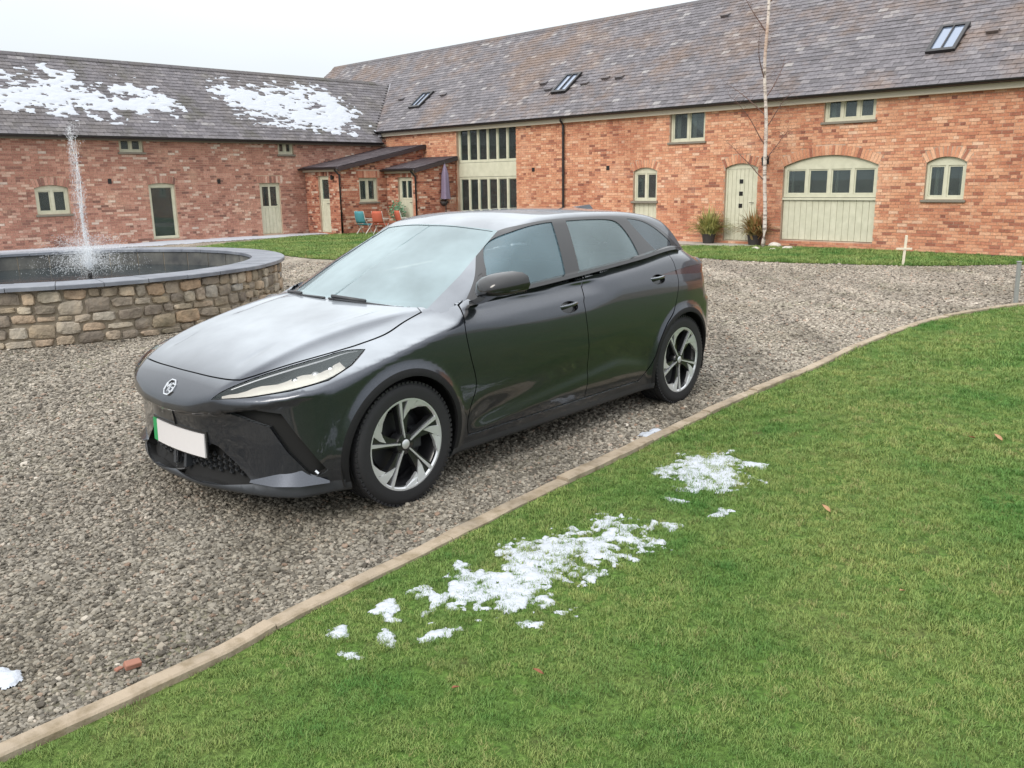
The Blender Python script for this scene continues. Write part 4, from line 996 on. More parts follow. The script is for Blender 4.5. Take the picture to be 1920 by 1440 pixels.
# close the bonnet outline along the centre line / pole of the domain
hp = math.pi / 2 * .62 + .02
bl = list(b2)
bl[0] = (bl[0][0], math.pi / 2 * .62)
LB['bonnet'] = [(bl[0][0], hp)] + bl + [(SP['LB']['xf'] + math.pi / 2 * KF + .02, bl[-1][1]), (SP['LB']['xf'] + math.pi / 2 * KF + .02, hp)]
LB['fang'] = to2('LB', lin([(.770, .43, .578), (.690, .608, .603), (.615, .715, .590), (.575, .755, .50), (.455, .845, .285), (.518, .798, .272), (.602, .718, .402), (.652, .665, .518), (.738, .49, .562)], True, .02))
ins = [(.79, 0, .335), (.77, .222, .335), (.755, .29, .395), (.745, .335, .385), (.70, .46, .30), (.672, .525, .245), (.72, .40, .232), (.79, 0, .228)]
uend = SP['LB']['xf'] + math.pi / 2 * KF + .02
i2 = to2('LB', lin(ins, False, .02)); LB['intake'] = [(uend, i2[0][1])] + i2[1:-1] + [(uend, i2[-1][1])]
LB['tail'] = to2('LB', lin([(-2.40, .885, .985), (-2.79, .875, 1.015), (-3.10, .82, 1.01), (-3.30, .70, .99), (-3.36, .60, .95), (-3.22, .76, .92), (-2.94, .862, .945), (-2.66, .88, .965)], True, .03))
def ell(cx, cz, a, b, n=20, rot=0): return [(cx + a * math.cos(q) * math.cos(rot) - b * math.sin(q) * math.sin(rot), cz + a * math.cos(q) * math.sin(rot) + b * math.sin(q) * math.cos(rot)) for q in np.linspace(0, 2 * math.pi, n + 1)[:-1]]
LB['cup1'] = side2('LB', ell(-1.365, .878, .085, .036)); LB['cup2'] = side2('LB', ell(-2.375, .955, .085, .034))
uF = np.concatenate([np.arange(-2.75 - math.pi / 2 * KF, -2.75, .026), np.arange(-2.75, .20, .019), np.linspace(.20, .20 + math.pi / 2 * KF, 58)])
outl = []
W_ = .0032
for k in ('door_front', 'door_rear', 'bonnet'): outl += [off(LB[k], W_), off(LB[k], -W_)]
for k in ('headlight', 'tail', 'fang', 'intake', 'cup1', 'cup2'): outl.append(LB[k])
outl.append(off(LB['headlight'], -.004))
zc_line = lambda z0, xs: None
spl3 = [pt('LB', np.array([u]), np.array([0.]))[0] for u in ()]
def level_line(z, us):
    # domain polyline where the surface has height z
    phs = np.linspace(-.9, .6, 160); o = []
    for u in us:
        P = pt('LB', np.full(160, u), phs); zz = P[:, 2]; i = int(np.argmax(zz > z)); i = max(i, 1)
        t = (z - zz[i - 1]) / (zz[i] - zz[i - 1] + 1e-9); o.append((float(u), float(phs[i - 1] + t * (phs[i] - phs[i - 1])) * .62))
    return o
zsp = level_line(.232, np.linspace(.36, .20 + math.pi / 2 * KF, 50)); zsill = level_line(.215, np.linspace(-3.0, .36, 80))
wing = to2('LB', lin([(.20, .78, .775), (.13, .80, .735)], False, .02))
LBs = Shell('LB', uF, -.95, math.pi / 2, 112, outl, [lnF, lnR, lnF2, lnR2, zsp, zsill])
c3 = LBs.c3
hole = (np.hypot(c3[:, 0], c3[:, 2] - WR) < arch_r) | (np.hypot(c3[:, 0] - RAX, c3[:, 2] - WR) < arch_r)
hole &= np.abs(c3[:, 1]) > .45
fy = np.abs(c3[:, 1])
gx = c3[:, 0]
ghc = (Gc_(gx + .165 * sst(-1.7, -1.0, gx) * (fy / .667) ** 2) > .985) & (gx < -.26) & (gx > -3.2) & (fy < wg_(gx) - .012) & (c3[:, 2] > .93) & (LBs.Nn[LBs.t].mean(1)[:, 2] > .6)
cockpit = ghc
low = c3[:, 2] < .180
masks = {k: LBs.mask(v) for k, v in LB.items()}
gaps = LBs.gap(LB['door_front']) | LBs.gap(LB['door_rear']) | LBs.gap(LB['bonnet'])
used = hole | cockpit | gaps
def take(m):
    global used
    r = m & ~used; used = used | r; return r
lowl = lambda line: c3[:, 2] < .232
selH = take(masks['headlight'])
hg = take(LBs.gap(LB['headlight'], .0045) & ~masks['headlight'])
selT = take(masks['tail']); selFang = take(masks['fang']); selInt = take(masks['intake'])
sc1 = take(masks['cup1']); sc2 = take(masks['cup2'])
inU = LBs.c2[:, 0]
zu = np.interp(inU, [a for a, b in zsp], [b for a, b in zsp]); zl = np.interp(inU, [a for a, b in zsill], [b for a, b in zsill])
selSp = take((inU > .36) & (LBs.c2[:, 1] < zu)); selSill = take((inU <= .36) & (inU > -3.0) & (LBs.c2[:, 1] < zl))
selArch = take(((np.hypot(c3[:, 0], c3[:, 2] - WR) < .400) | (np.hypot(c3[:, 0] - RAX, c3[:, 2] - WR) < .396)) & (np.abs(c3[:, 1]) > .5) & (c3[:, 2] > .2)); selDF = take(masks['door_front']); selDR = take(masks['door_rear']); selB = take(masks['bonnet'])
selBody = take(np.ones(len(c3), bool))
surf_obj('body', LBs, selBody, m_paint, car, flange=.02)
surf_obj('arch_shade_band', LBs, selArch & (c3[:, 0] > -1), m_archshade, car, 'copy', flange=.02); surf_obj('arch_shade_band', LBs, selArch & (c3[:, 0] < -1), m_archshade, car, 'copy', flange=.02)  # dark bands round the wheel openings stand in for shade on the flares
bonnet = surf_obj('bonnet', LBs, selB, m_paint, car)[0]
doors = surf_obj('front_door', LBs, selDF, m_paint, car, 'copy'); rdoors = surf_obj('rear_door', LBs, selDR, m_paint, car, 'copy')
surf_obj('front_splitter', LBs, selSp, m_lower, car, flange=.02); surf_obj('sill', LBs, selSill, m_plastic, car, flange=0)
surf_obj('air_curtain', LBs, selFang, m_void, car, 'copy', depth=.034)
surf_obj('tail_light', LBs, selT, m_tail, car, 'copy', depth=.004)
grille = surf_obj('lower_grille', LBs, selInt, m_void, car, depth=.055)[0]
hl = surf_obj('headlight', LBs, selH, m_black, car, 'copy', depth=.030)
lens = surf_obj('lens', LBs, selH, m_lens, None, 'copy', depth=0, flange=0)
for a, b in zip(lens, hl): a.parent = b
for d, s_ in ((doors, sc1), (rdoors, sc2)):
    cups = surf_obj('handle_cup', LBs, s_, m_black, None, 'copy', depth=.022)
    for a, b in zip(cups, d): a.parent = b
# dark inner shell behind the panel gaps
inn = ~(cockpit | low) & ~selInt & ~selFang & ~selH & ~((np.hypot(c3[:, 0], c3[:, 2] - WR) < .40) | (np.hypot(c3[:, 0] - RAX, c3[:, 2] - WR) < .40)) & ~(sc1 | sc2)
surf_obj('inner_shell', LBs, inn, m_void, car, depth=.016, flange=0)
# gap ring round the headlight is dark
surf_obj('headlight_seal', LBs, hg, m_black, car, 'copy', depth=.004, flange=0)

# ---- greenhouse
GH = {}
FW = crom([(-.70, 1.005), (-.735, 1.055), (-.80, 1.125), (-.88, 1.20), (-.985, 1.272), (-1.13, 1.330), (-1.28, 1.362), (-1.45, 1.378), (-1.545, 1.381)], False, .02) + lin([(-1.545, 1.381), (-1.445, 1.062)], False, .04)[1:] + lin([(-1.445, 1.062), (-1.06, 1.028), (-.70, 1.005)], False, .04)[1:-1]
TRI = lin([(-.60, .995), (-.755, 1.115), (-.785, 1.128), (-.72, 1.05), (-.685, 1.004)], True, .03)
RW = lin([(-1.595, 1.066), (-1.690, 1.383)], False, .04) + crom([(-1.690, 1.383), (-1.95, 1.381), (-2.15, 1.372), (-2.245, 1.352), (-2.295, 1.30), (-2.325, 1.22), (-2.335, 1.125)], False, .02)[1:] + lin([(-2.335, 1.118), (-1.96, 1.092), (-1.595, 1.066)], False, .04)[:-1]
QW = crom([(-2.40, 1.367), (-2.50, 1.358), (-2.62, 1.334), (-2.73, 1.288), (-2.83, 1.225), (-2.882, 1.180), (-2.865, 1.152), (-2.78, 1.138), (-2.60, 1.128)], False, .02) + lin([(-2.60, 1.128), (-2.52, 1.20), (-2.44, 1.30), (-2.40, 1.367)], False, .04)[1:-1]
DLO = crom([(-.54, .97), (-.72, 1.098), (-.87, 1.212), (-.985, 1.287), (-1.13, 1.345), (-1.28, 1.377), (-1.55, 1.396), (-1.95, 1.398), (-2.30, 1.390), (-2.55, 1.367), (-2.74, 1.308), (-2.88, 1.235), (-3.0, 1.13)], False, .03) + lin([(-3.0, 1.13), (-3.0, .97), (-.50, .97)], False, .05)[1:-1]
for k, v in (('fw', FW), ('tri', TRI), ('rw', RW), ('qw', QW), ('dlo', DLO)): GH[k] = side2('GH', v)
hpG = math.pi / 2 * .62 + .02
scr3 = crom([(-.15, 0, .965), (-.21, .25, .965), (-.30, .50, .962), (-.375, .655, .955)], False, .03) + lin([(-.375, .655, .955), (-.42, .655, .985), (-.70, .607, 1.118), (-1.02, .535, 1.290), (-1.13, .502, 1.338)], False, .04)[1:] + crom([(-1.13, .502, 1.338), (-1.12, .47, 1.35), (-1.085, .30, 1.371), (-1.06, 0, 1.378)], False, .03)[1:]
s2 = to2('GH', scr3); uE = SP['GH']['xf'] + math.pi / 2 * KF + .02
# screen top reaches the centre line in the fan where u = uE
GH['screen'] = [(uE, s2[0][1])] + s2[1:-1] + [(uE, s2[-1][1])]
rg3 = lin([(-3.24, 0, 1.11), (-3.22, .52, 1.11), (-3.02, .46, 1.325), (-3.09, 0, 1.335)], False, .04)
r2 = to2('GH', rg3); uEr = SP['GH']['xr'] - math.pi / 2 * KF - .02
GH['rglass'] = [(uEr, r2[0][1])] + r2[1:-1] + [(uEr, r2[-1][1])]
uG = np.concatenate([np.linspace(-2.6 - math.pi / 2 * KF, -2.6, 46)[:-1], np.arange(-2.6, -1.2, .022), np.linspace(-1.2, -1.2 + math.pi / 2 * KF, 56)])
GHs = Shell('GH', uG, 0.0, math.pi / 2, 80, [GH[k] for k in GH] + [off(GH['screen'], .022)])
gm = {k: GHs.mask(v) for k, v in GH.items()}; gu = np.zeros(len(GHs.t), bool)
def gtake(m):
    global gu
    r = m & ~gu; gu = gu | r; return r
bel = gtake((GHs.c3[:, 2] < .935) | ((GHs.c3[:, 0] < -.56) & (GHs.c3[:, 2] < zb_(GHs.c3[:, 0]) - .012) & (np.abs(GHs.c3[:, 1]) > .45) & (GHs.c3[:, 0] > -3.0)))
inner_scr = GHs.mask(off(GH['screen'], .022))
surf_obj('windscreen', GHs, gtake(gm['screen'] & inner_scr), m_screen, car, flange=0, depth=.003)
surf_obj('windscreen_border', GHs, gtake(gm['screen']), m_screen, car, flange=0, depth=.0)
fwin = surf_obj('front_window', GHs, gtake(gm['fw']), m_side, car, 'copy', depth=.006, flange=.006)
surf_obj('corner_window', GHs, gtake(gm['tri']), m_black, car, 'copy', depth=.002)
rwin = surf_obj('rear_window', GHs, gtake(gm['rw']), m_rearside, car, 'copy', depth=.006)
surf_obj('quarter_window', GHs, gtake(gm['qw']), m_dark, car, 'copy', depth=.003)
surf_obj('tailgate_glass', GHs, gtake(gm['rglass']), m_dark, car, depth=.004)
surf_obj('window_surround', GHs, gtake(gm['dlo']), m_black, car, 'copy', flange=.01)
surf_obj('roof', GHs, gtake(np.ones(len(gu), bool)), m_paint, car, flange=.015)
# floor, bulkheads, interior
mb = MB(); mb.box(-3.0, .35, -.50, .50, .20, .26); mb.build('floor_pan', m_void, car)
for cx in (0, RAX):
    for s_ in (-1, 1):
        mb = MB(); mb.lathe([(.400, s_ * .858), (.400, s_ * .52), (.01, s_ * .52)], 30, 1, a0=math.radians(-20), a1=math.radians(200), close=False)
        o = mb.build('arch_liner', m_void, car, fixn=False); o.location = (cx, 0, WR)
def soft_box(name, x0, x1, y0, y1, z0, z1, material, parent, bev=.04, tilt=0):
    mb = MB(); M_ = Matrix.Translation(((x0 + x1) / 2, (y0 + y1) / 2, z0)) @ Matrix.Rotation(tilt, 4, 'Y')
    mb.box(-(x1 - x0) / 2, (x1 - x0) / 2, -(y1 - y0) / 2, (y1 - y0) / 2, 0, z1 - z0, M=M_); o = mb.build(name, material, parent, smooth=True); bevel(o, bev, 3); return o
for x, ys in ((-1.35, (.36, -.36)), (-2.2, (.40, -.40))):
    for y in ys:
        s_ = soft_box('seat', x - .22, x + .25, y - .24, y + .24, .42, .60, m_seat, car, .05)
        soft_box('backrest', x - .30, x - .17, y - .23, y + .23, .58, 1.13, m_seat, s_, .05, -.28)
        soft_box('headrest', x - .47, x - .37, y - .13, y + .13, 1.10, 1.29, m_seat, s_, .045, -.15)
soft_box('dashboard', -.85, -.30, -.70, .70, .62, .93, m_seat, car, .06)
mb = MB(); mb.lathe([(.17 + .013 * math.cos(q), .013 * math.sin(q)) for q in np.linspace(0, 2 * math.pi, 9)], 28, 2)
sw = mb.build('steering_wheel', m_plastic, car, smooth=True); sw.location = (-.98, -.36, .88); sw.rotation_euler = (0, math.radians(-65), 0)
# door inner trim boxes so that the cabin reads as closed below the glass
for s_ in (-1, 1):
    mb = MB(); mb.box(-2.95, -.78, s_ * .76 - .02, s_ * .76 + .02, .3, .985); mb.build('door_trim', m_seat, car)
# ---- character pieces: front
def SPt(x, z): return Vector(side3('LB', [(x, z)])[0])
# grille honeycomb bars + twin fins + plate
mb = MB()
def front_x(y, z):
    lo, hi = 0.3, 1.0
    for _ in range(24):
        md = (lo + hi) / 2
        if fLB(np.array([[md, y, z]]))[0] < 0: lo = md
        else: hi = md
    return lo
for i in range(-13, 14):
    y = i * .036
    for j in range(3):
        z = .250 + j * .030 + (.015 if i % 2 else 0)
        if abs(y) > .50 - (z - .24) * 1.3: continue
        x = front_x(y, .30) - .030
        mb.box(x - .012, x, y - .012, y + .012, z - .004, z + .004); mb.box(x - .012, x, y - .003, y + .003, z - .004, z + .016)
mb.build('grille_mesh', m_plastic, grille)
for y in (-.075, .035):
    mb = MB(); x = front_x(y, .24)
    mb.add([(x - .01, y - .012, .228), (x - .01, y + .012, .228), (x - .035, y + .010, .40), (x - .035, y - .010, .40), (x - .06, y - .012, .228), (x - .06, y + .012, .228), (x - .06, y + .010, .40), (x - .06, y - .010, .40)],
                   [(0, 1, 2, 3), (5, 4, 7, 6), (1, 5, 6, 2), (4, 0, 3, 7), (0, 4, 5, 1), (3, 2, 6, 7)]); mb.build('grille_fin', m_lower, grille)
mb = MB(); zp0, zp1 = .322, .442
def platepts(y0, y1, t): return [(front_x(0, .40) + t - .055 * (abs(y) / .26) ** 2 * .35, y, z) for y, z in ((y0, zp0), (y1, zp0), (y1, zp1), (y0, zp1))]
def plate_mesh(ya, yb, dx, z0, z1):
    mb = MB(); n = 8; X = front_x(0, .46) + .012
    vs = []
    for i in range(n + 1):
        y = ya + (yb - ya) * i / n; x = X - .018 * (y / .26) ** 2 + dx
        vs += [(x, y, z0), (x - .004, y, z1), (x - .010, y, z1), (x - .008, y, z0)]
    fs = []
    for i in range(n):
        for j in range(4): fs.append((i * 4 + j, i * 4 + (j + 1) % 4, i * 4 + 4 + (j + 1) % 4, i * 4 + 4 + j))
    fs += [(0, 1, 2, 3), (n * 4 + 3, n * 4 + 2, n * 4 + 1, n * 4)]
    mb.add(vs, fs); return mb
plate = plate_mesh(-.215, .26, .002, zp0, zp1).build('number_plate', m_plate, car)
plate_mesh(-.27, -.217, .002, zp0, zp1).build('green_band', m_green, plate)
plate_mesh(-.28, .27, -.006, zp0 - .01, zp1 + .012).build('plate_holder', m_black, plate)
# badge: octagon ring with two letter strokes standing on the nose
bc = Vector((front_x(.02, .652), .02, .652)); bn = Vector(nrm('LB', np.array([[bc.x, .02, .652]]))[0])
def badge_frame():
    ez = bn.normalized(); ey = Vector((0, 1, 0)); ey = (ey - ez * ey.dot(ez)).normalized(); eu = ey.cross(ez); 
    if eu.z < 0: eu = -eu
    return Matrix((ey, eu, ez)).transposed().to_4x4()
MBd = Matrix.Translation(bc) @ badge_frame()
mb = MB(); R1, R2 = .048, .041
oc = [math.radians(22.5 + 45 * i) for i in range(8)]
vs = [];
for r, h in ((R1, .0), (R1, .006), (R2, .006), (R2, .0)): vs += [MBd @ Vector((r * math.cos(q), r * math.sin(q), h)) for q in oc]
mb.add(vs, [(k * 8 + i, k * 8 + (i + 1) % 8, (k + 1) * 8 + (i + 1) % 8, (k + 1) * 8 + i) for k in range(3) for i in range(8)])
def stroke(mb, pts, w=.0065):
    for (x1, y1), (x2, y2) in zip(pts, pts[1:]):
        d = Vector((x2 - x1, y2 - y1)); l = d.length; a = math.atan2(d.y, d.x)
        M_ = MBd @ Matrix.Translation((x1, y1, .0)) @ Matrix.Rotation(a, 4, 'Z'); mb.box(-.002, l + .002, -w / 2, w / 2, 0, .006, M=M_)
# seen from the front the letters read M G; local x points to the car's left = viewer's right
stroke(mb, [(-.034, -.022), (-.034, .022), (-.019, -.004), (-.004, .022), (-.004, -.022)])
stroke(mb, [(.034, .018), (.010, .022), (.006, .010), (.006, -.016), (.012, -.022), (.032, -.022), (.034, 0), (.020, 0)])
mb.build('badge', m_chrome, car)
# inner parts of the headlights: reflector blade, projector lenses, daylight strip
LH = to2('LB', head3)
def hl_pt(t, v, d):
    # t 0 front tip .. 1 rear tip, v 0 lower .. 1 upper edge, d depth below surface
    lo = np.array(crom([(.762, .383, .645), (.659, .537, .662), (.525, .65, .687), (.385, .716, .718), (.257, .735, .765), (.130, .725, .822)], False, .01))
    up = np.array(crom([(.762, .383, .645), (.707, .418, .682), (.593, .487, .728), (.455, .556, .766), (.307, .620, .797), (.202, .660, .816), (.130, .725, .822)], False, .01))
    a = lo[min(int(t * (len(lo) - 1)), len(lo) - 1)]; b = up[min(int(t * (len(up) - 1)), len(up) - 1)]
    P = a * (1 - v) + b * v; u, ph = par('LB', P[None]); Q = pt('LB', u, ph); n_ = nrm('LB', Q); return (Q - n_ * d)[0]
for s_, par_ in ((1, hl[0]), (-1, hl[1])):
    S = np.array([1, s_, 1])
    def strip(name, rows, material):
        mb = MB(); k = len(rows[0]); vs = [tuple(np.array(p) * S) for r in rows for p in r]
        mb.add(vs, [(i * k + j, i * k + j + 1, (i + 1) * k + j + 1, (i + 1) * k + j) for i in range(len(rows) - 1) for j in range(k - 1)]); mb.build(name, material, par_, smooth=True)
    ts = np.linspace(.08, .80, 16)
    strip('reflector', [[hl_pt(t, .08, .006) for t in ts], [hl_pt(t, .35, .010) for t in ts], [hl_pt(t, .54 - .06 * t + .06 * math.sin(t * 26), .012) for t in ts]], m_lampin)
    strip('daylight_bar', [[hl_pt(t, .86, .006) for t in np.linspace(.15, .95, 16)], [hl_pt(t, .93, .006) for t in np.linspace(.15, .95, 16)]], m_silver)
    for t in (.50, .62, .72):
        c_ = hl_pt(t, .45, .02) * S; mb = MB()
        mb.lathe([(.0, .012), (.012, .010), (.020, .0), (.024, -.006), (.024, -.012)], 16, 2)
        o = mb.build('projector', m_chrome if t != .62 else m_silver, par_, smooth=True); o.location = c_; o.rotation_euler = (0, math.radians(60), s_ * math.radians(40))
# bumper canards below the air curtain
for s_ in (1, -1):
    mb = MB()
    top = [(.700, .535, .246), (.640, .66, .285), (.560, .765, .308), (.455, .838, .246)]
    outp = [(.712, .545, .240), (.672, .69, .240), (.590, .790, .240), (.462, .846, .238)]
    inp = [(.66, .52, .240), (.60, .62, .25), (.54, .72, .25), (.44, .80, .24)]
    vs = [(x, y * s_, z) for r in (top, outp, inp) for x, y, z in r]
    mb.add(vs, [(i, i + 1, i + 5, i + 4) for i in range(3)] + [(i + 4, i + 5, i + 9, i + 8) for i in range(3)] + [(i + 8, i + 9, i + 1, i) for i in range(3)] + [(0, 4, 8), (3, 11, 7)])
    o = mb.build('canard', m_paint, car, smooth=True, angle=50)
# daytime slit lamps in the air curtain
for s_ in (1, -1):
    mb = MB()
    for i in range(3):
        a, b = np.array([.560, .762, .430 - i * .045]), np.array([.548, .775, .405 - i * .045]); off_ = np.array([-.03 * i, .02 * i, 0])
        a, b = a + off_, b + off_
    mb.tube([np.array([.505, .795, .300]) * (1, s_, 1), np.array([.495, .805, .285]) * (1, s_, 1)], .010, 6); mb.build('fog_lamp', m_chrome, car)
# door handles
for d, x, z, rt in ((doors, -1.365, .888, .06), (rdoors, -2.375, .964, .03)):
    for q, s_ in zip(d, (1, -1)):
        y = side3('LB', [(x, z)])[0][1]; mb = MB()
        path = [(x + dx, s_ * (y - .012 + .020 * (1 - (dx / .10) ** 2)), z - rt * dx) for dx in np.linspace(-.095, .095, 9)]
        vs = []
        for p in path:
            vs += [(p[0], p[1] + s_ * .008, p[2] - .010), (p[0], p[1] + s_ * .010, p[2] + .006), (p[0], p[1] - s_ * .006, p[2] + .011), (p[0], p[1] - s_ * .008, p[2] - .008)]
        fs = [(i * 4 + j, i * 4 + (j + 1) % 4, i * 4 + 4 + (j + 1) % 4, i * 4 + 4 + j) for i in range(8) for j in range(4)] + [(0, 1, 2, 3), (32, 33, 34, 35)]
        mb.add(vs, fs); o = mb.build('door_handle', m_paint, q, smooth=True); bevel(o, .004, 2)
# window waist strip
for s_ in (1, -1):
    mb = MB(); xs = np.linspace(-.66, -2.86, 40); vs = []
    for x in xs:
        zb = float(zb_(x)); yg = float(wg_(x)); vs += [(x, s_ * (yg - .012), zb + .014), (x, s_ * (yg + .018), zb + .010), (x, s_ * (yg + .030), zb - .010), (x, s_ * (yg - .012), zb - .03)]
    mb.add(vs, [(i * 4 + j, i * 4 + (j + 1) % 4, i * 4 + 4 + (j + 1) % 4, i * 4 + 4 + j) for i in range(39) for j in range(4)]); mb.build('waist_seal', m_black, car, smooth=True, angle=40)
# mirrors
for s_ in (1, -1):
    prof = [(-.40, .0, .0), (-.425, .045, .030), (-.48, .085, .052), (-.58, .105, .060), (-.66, .100, .058), (-.705, .085, .050)]
    mb = MB(); n = 14; vs = []
    for x, ry, rz in [(-.455 - (i_ * .036), 0, 0) for i_ in ()]: pass
    for k, (t, ry, rz) in enumerate([(0, .006, .006), (.10, .060, .036), (.35, .098, .060), (.65, .114, .070), (1, .118, .072)]):
        x = -.50 - .155 * t - .0
        for j in range(n):
            q = 2 * math.pi * j / n; cy_, cz_ = math.cos(q), math.sin(q); e = .72
            yy = math.copysign(abs(cy_) ** e, cy_) * ry; zz = math.copysign(abs(cz_) ** e, cz_) * rz * (1.15 if cz_ > 0 else .62)
            vs.append((x - .075 * (yy / .105) * t * 1.0, s_ * (.985 + yy), 1.080 + zz - .012 * (1 - t) + .012 * yy / .1))
    fs = [(k * n + j, k * n + (j + 1) % n, (k + 1) * n + (j + 1) % n, (k + 1) * n + j) for k in range(4) for j in range(n)] + [tuple(range(n - 1, -1, -1)), tuple(range(4 * n, 5 * n))]
    mb.add(vs, fs); mir = mb.build('mirror', m_black, car, smooth=True, angle=60)
    if s_ < 0:  # the far mirror is folded back against its window
        mir.matrix_local = Matrix.Translation((-.50, -.865, -.085)) @ Matrix.Rotation(math.radians(80), 4, 'Z') @ Matrix.Scale(.86, 4) @ Matrix.Translation((.58, .985, 0))
    mb = MB(); vs = []
    for (x, y, z), (a, b) in (((-.60, .805, .985), (.035, .014)), ((-.60, .85, .998), (.035, .015)), ((-.605, .90, 1.022), (.038, .016)), ((-.61, .96, 1.050), (.05, .014))):
        vs += [(x + a, s_ * y, z - b), (x + a, s_ * y, z + b), (x - a, s_ * y, z + b), (x - a, s_ * y, z - b)]
    mb.add(vs, [(i * 4 + j, i * 4 + (j + 1) % 4, i * 4 + 4 + (j + 1) % 4, i * 4 + 4 + j) for i in range(3) for j in range(4)] + [(0, 1, 2, 3), (12, 13, 14, 15)]); o = mb.build('mirror_arm', m_black, mir, smooth=True, angle=50)
    mb = MB(); mb.box(-.662, -.655, -.085, .085, -.047, .047); o = mb.build('mirror_glass', m_chrome, mir); o.location = (0, s_ * .985, 1.098)
    o.rotation_euler = (0, 0, 0)
# wipers
for y0, y1, x0 in ((.02, .60, -.245), (-.58, -.02, -.30)):
    mb = MB()
    def ws(y, lift):
        x = -.16 - .165 * (y / .667) ** 2 - .045
        zz = float(Gc_(np.array(x + .165 * (y / .667) ** 2)) - .028 * (y / .55) ** 2); return (x, y, zz + lift)
    mb.tube([ws(y, .014) for y in np.linspace(y0, y1, 8)], .007, 6); mb.tube([ws(y0 + .05, .010), ws(y0 + .03, .03), ws((y0 + y1) / 2, .026)], .010, 6)
    mb.build('wiper', m_plastic, car, smooth=True)
mb = MB(); vs = []
for y in np.linspace(-.66, .66, 24):
    x = -.15 - .165 * (y / .667) ** 2; vs += [(x + .02, y, .945 - .03 * (y / .66) ** 2), (x - .06, y, .962 - .01 * (y / .66) ** 2)]
mb.add(vs, [(2 * i, 2 * i + 1, 2 * i + 3, 2 * i + 2) for i in range(23)]); mb.build('scuttle', m_plastic, car)
# ---- wheels
def build_wheel():
    w = MB()
    pr = [(.232, -.085), (.238, -.098), (.245, -.103), (.285, -.107), (.306, -.102), (.318, -.092), (.3255, -.075)]
    ys = [-.070, -.042, -.040, -.032, -.030, -.004, -.002, .002, .004, .030, .032, .040, .042, .070]
    for y in ys: pr.append((.327 - (.007 if any(abs(abs(y) - c) < .0045 for c in (.036,)) or abs(y) < .003 else 0), y))
    pr += [(.3255, .075), (.318, .092), (.306, .102), (.285, .107), (.245, .103), (.242, .097), (.236, .085)]
    w.lathe(pr, 72, 1)
    # shoulder tread blocks
    for k in range(72):
        q = 2 * math.pi * k / 72; M_ = Matrix.Rotation(-q, 4, 'Y')
        for s_ in (-1, 1): w.box(.300, .3285, -.010 + s_ * .084, .010 + s_ * .084, -.0085, .0085, M=M_)
    return w
def wheel(x, s_, steer=0., spin=0.):
    base = MB()
    # barrel and flange; outboard is +y
    base.lathe([(.240, .098), (.245, .094), (.242, .086), (.222, .080), (.212, .06), (.205, -.09), (.228, -.10)], 64, 1)
    base.lathe([(.0, -.02), (.20, -.02)], 32, 1)
    rim = base.build('wheel', m_rimblk, car, smooth=True, fixn=False, angle=40); rim.location = (x, s_ * .792, WR); rim.rotation_euler = (0, spin, (0 if s_ > 0 else math.pi) + steer)
    build_wheel().build('tyre', m_rubber, rim, smooth=True, angle=35)
    r = MB(); r.lathe([(.226, .0985), (.2375, .0990), (.2385, .094)], 72, 1); r.lathe([(.219, .090), (.228, .0985)], 72, 1); r.build('rim_edge', m_silver, rim, smooth=True, angle=30)
    h = MB(); h.lathe([(0, .092), (.018, .092), (.024, .088), (.026, .075)], 24, 1); h.build('centre_cap', m_silver, rim, smooth=True, angle=40)
    hb = MB(); hb.lathe([(.024, .086), (.052, .082), (.060, .066), (.062, .03)], 32, 1)
    for k in range(5): q = 2 * math.pi * (k + .5) / 5; hb.tube([(.042 * math.cos(q), .080, .042 * math.sin(q)), (.042 * math.cos(q), .088, .042 * math.sin(q))], .006, 6)
    hb.build('hub', m_rimblk, rim, smooth=True, angle=40)
    d = MB(); d.lathe([(.05, .0), (.155, .0), (.155, -.012)], 48, 1); d.build('brake_disc', mats_disc, rim, smooth=True, angle=40)
    for k in range(5):
        q0 = math.radians(90 + 72 * k)
        def P(r_, a_, y): a = q0 + math.radians(a_); return (r_ * math.cos(a), y, r_ * math.sin(a))
        def slab(mb, pts, y0, y1s):
            n = len(pts); ys = y1s if isinstance(y1s, (list, tuple)) else [y1s] * n
            vs = [P(r_, a_, ys[i]) for i, (r_, a_) in enumerate(pts)] + [P(r_, a_, y0) for r_, a_ in pts]
            mb.add(vs, [tuple(range(n)), tuple(range(2 * n - 1, n - 1, -1))] + [(i, (i + 1) % n, (i + 1) % n + n, i + n) for i in range(n)])
        b = MB()   # black spoke body
        slab(b, [(.03, -28), (.10, -11), (.16, -8), (.226, -8), (.226, 25), (.16, 17), (.10, 17), (.03, 32)], .045, [.074, .078, .080, .088, .088, .080, .078, .074])
        sp = b.build('spoke', m_rimblk, rim)
        m2 = MB()  # machined lines and blade near the rim
        slab(m2, [(.035, -7), (.12, -4.2), (.228, -4.4), (.228, .4), (.12, -.2), (.035, 5)], .078, [.088, .089, .097, .097, .089, .088])
        slab(m2, [(.229, 11), (.170, 5), (.128, 3), (.158, 13), (.190, 21), (.229, 27)], .070, [.097, .088, .085, .086, .090, .097])
        slab(m2, [(.229, 29), (.200, 22), (.176, 20), (.196, 32), (.212, 42), (.229, 50)], .070, [.097, .090, .086, .088, .092, .097])
        m2.build('spoke_blade', m_silver, rim)
    for ch in rim.children:
        if ch.name.split('.')[0] != 'tyre': ch.scale = (1.035, 1, 1.035)
    return rim
mats_disc = mat('brake_disc_steel', (.05, .05, .055), .45, .8)
for x, s_, st, sp_ in ((0, 1, math.radians(0), .10), (0, -1, 0, .3), (RAX, 1, 0, .62), (RAX, -1, 0, .2)): wheel(x, s_, st, sp_)
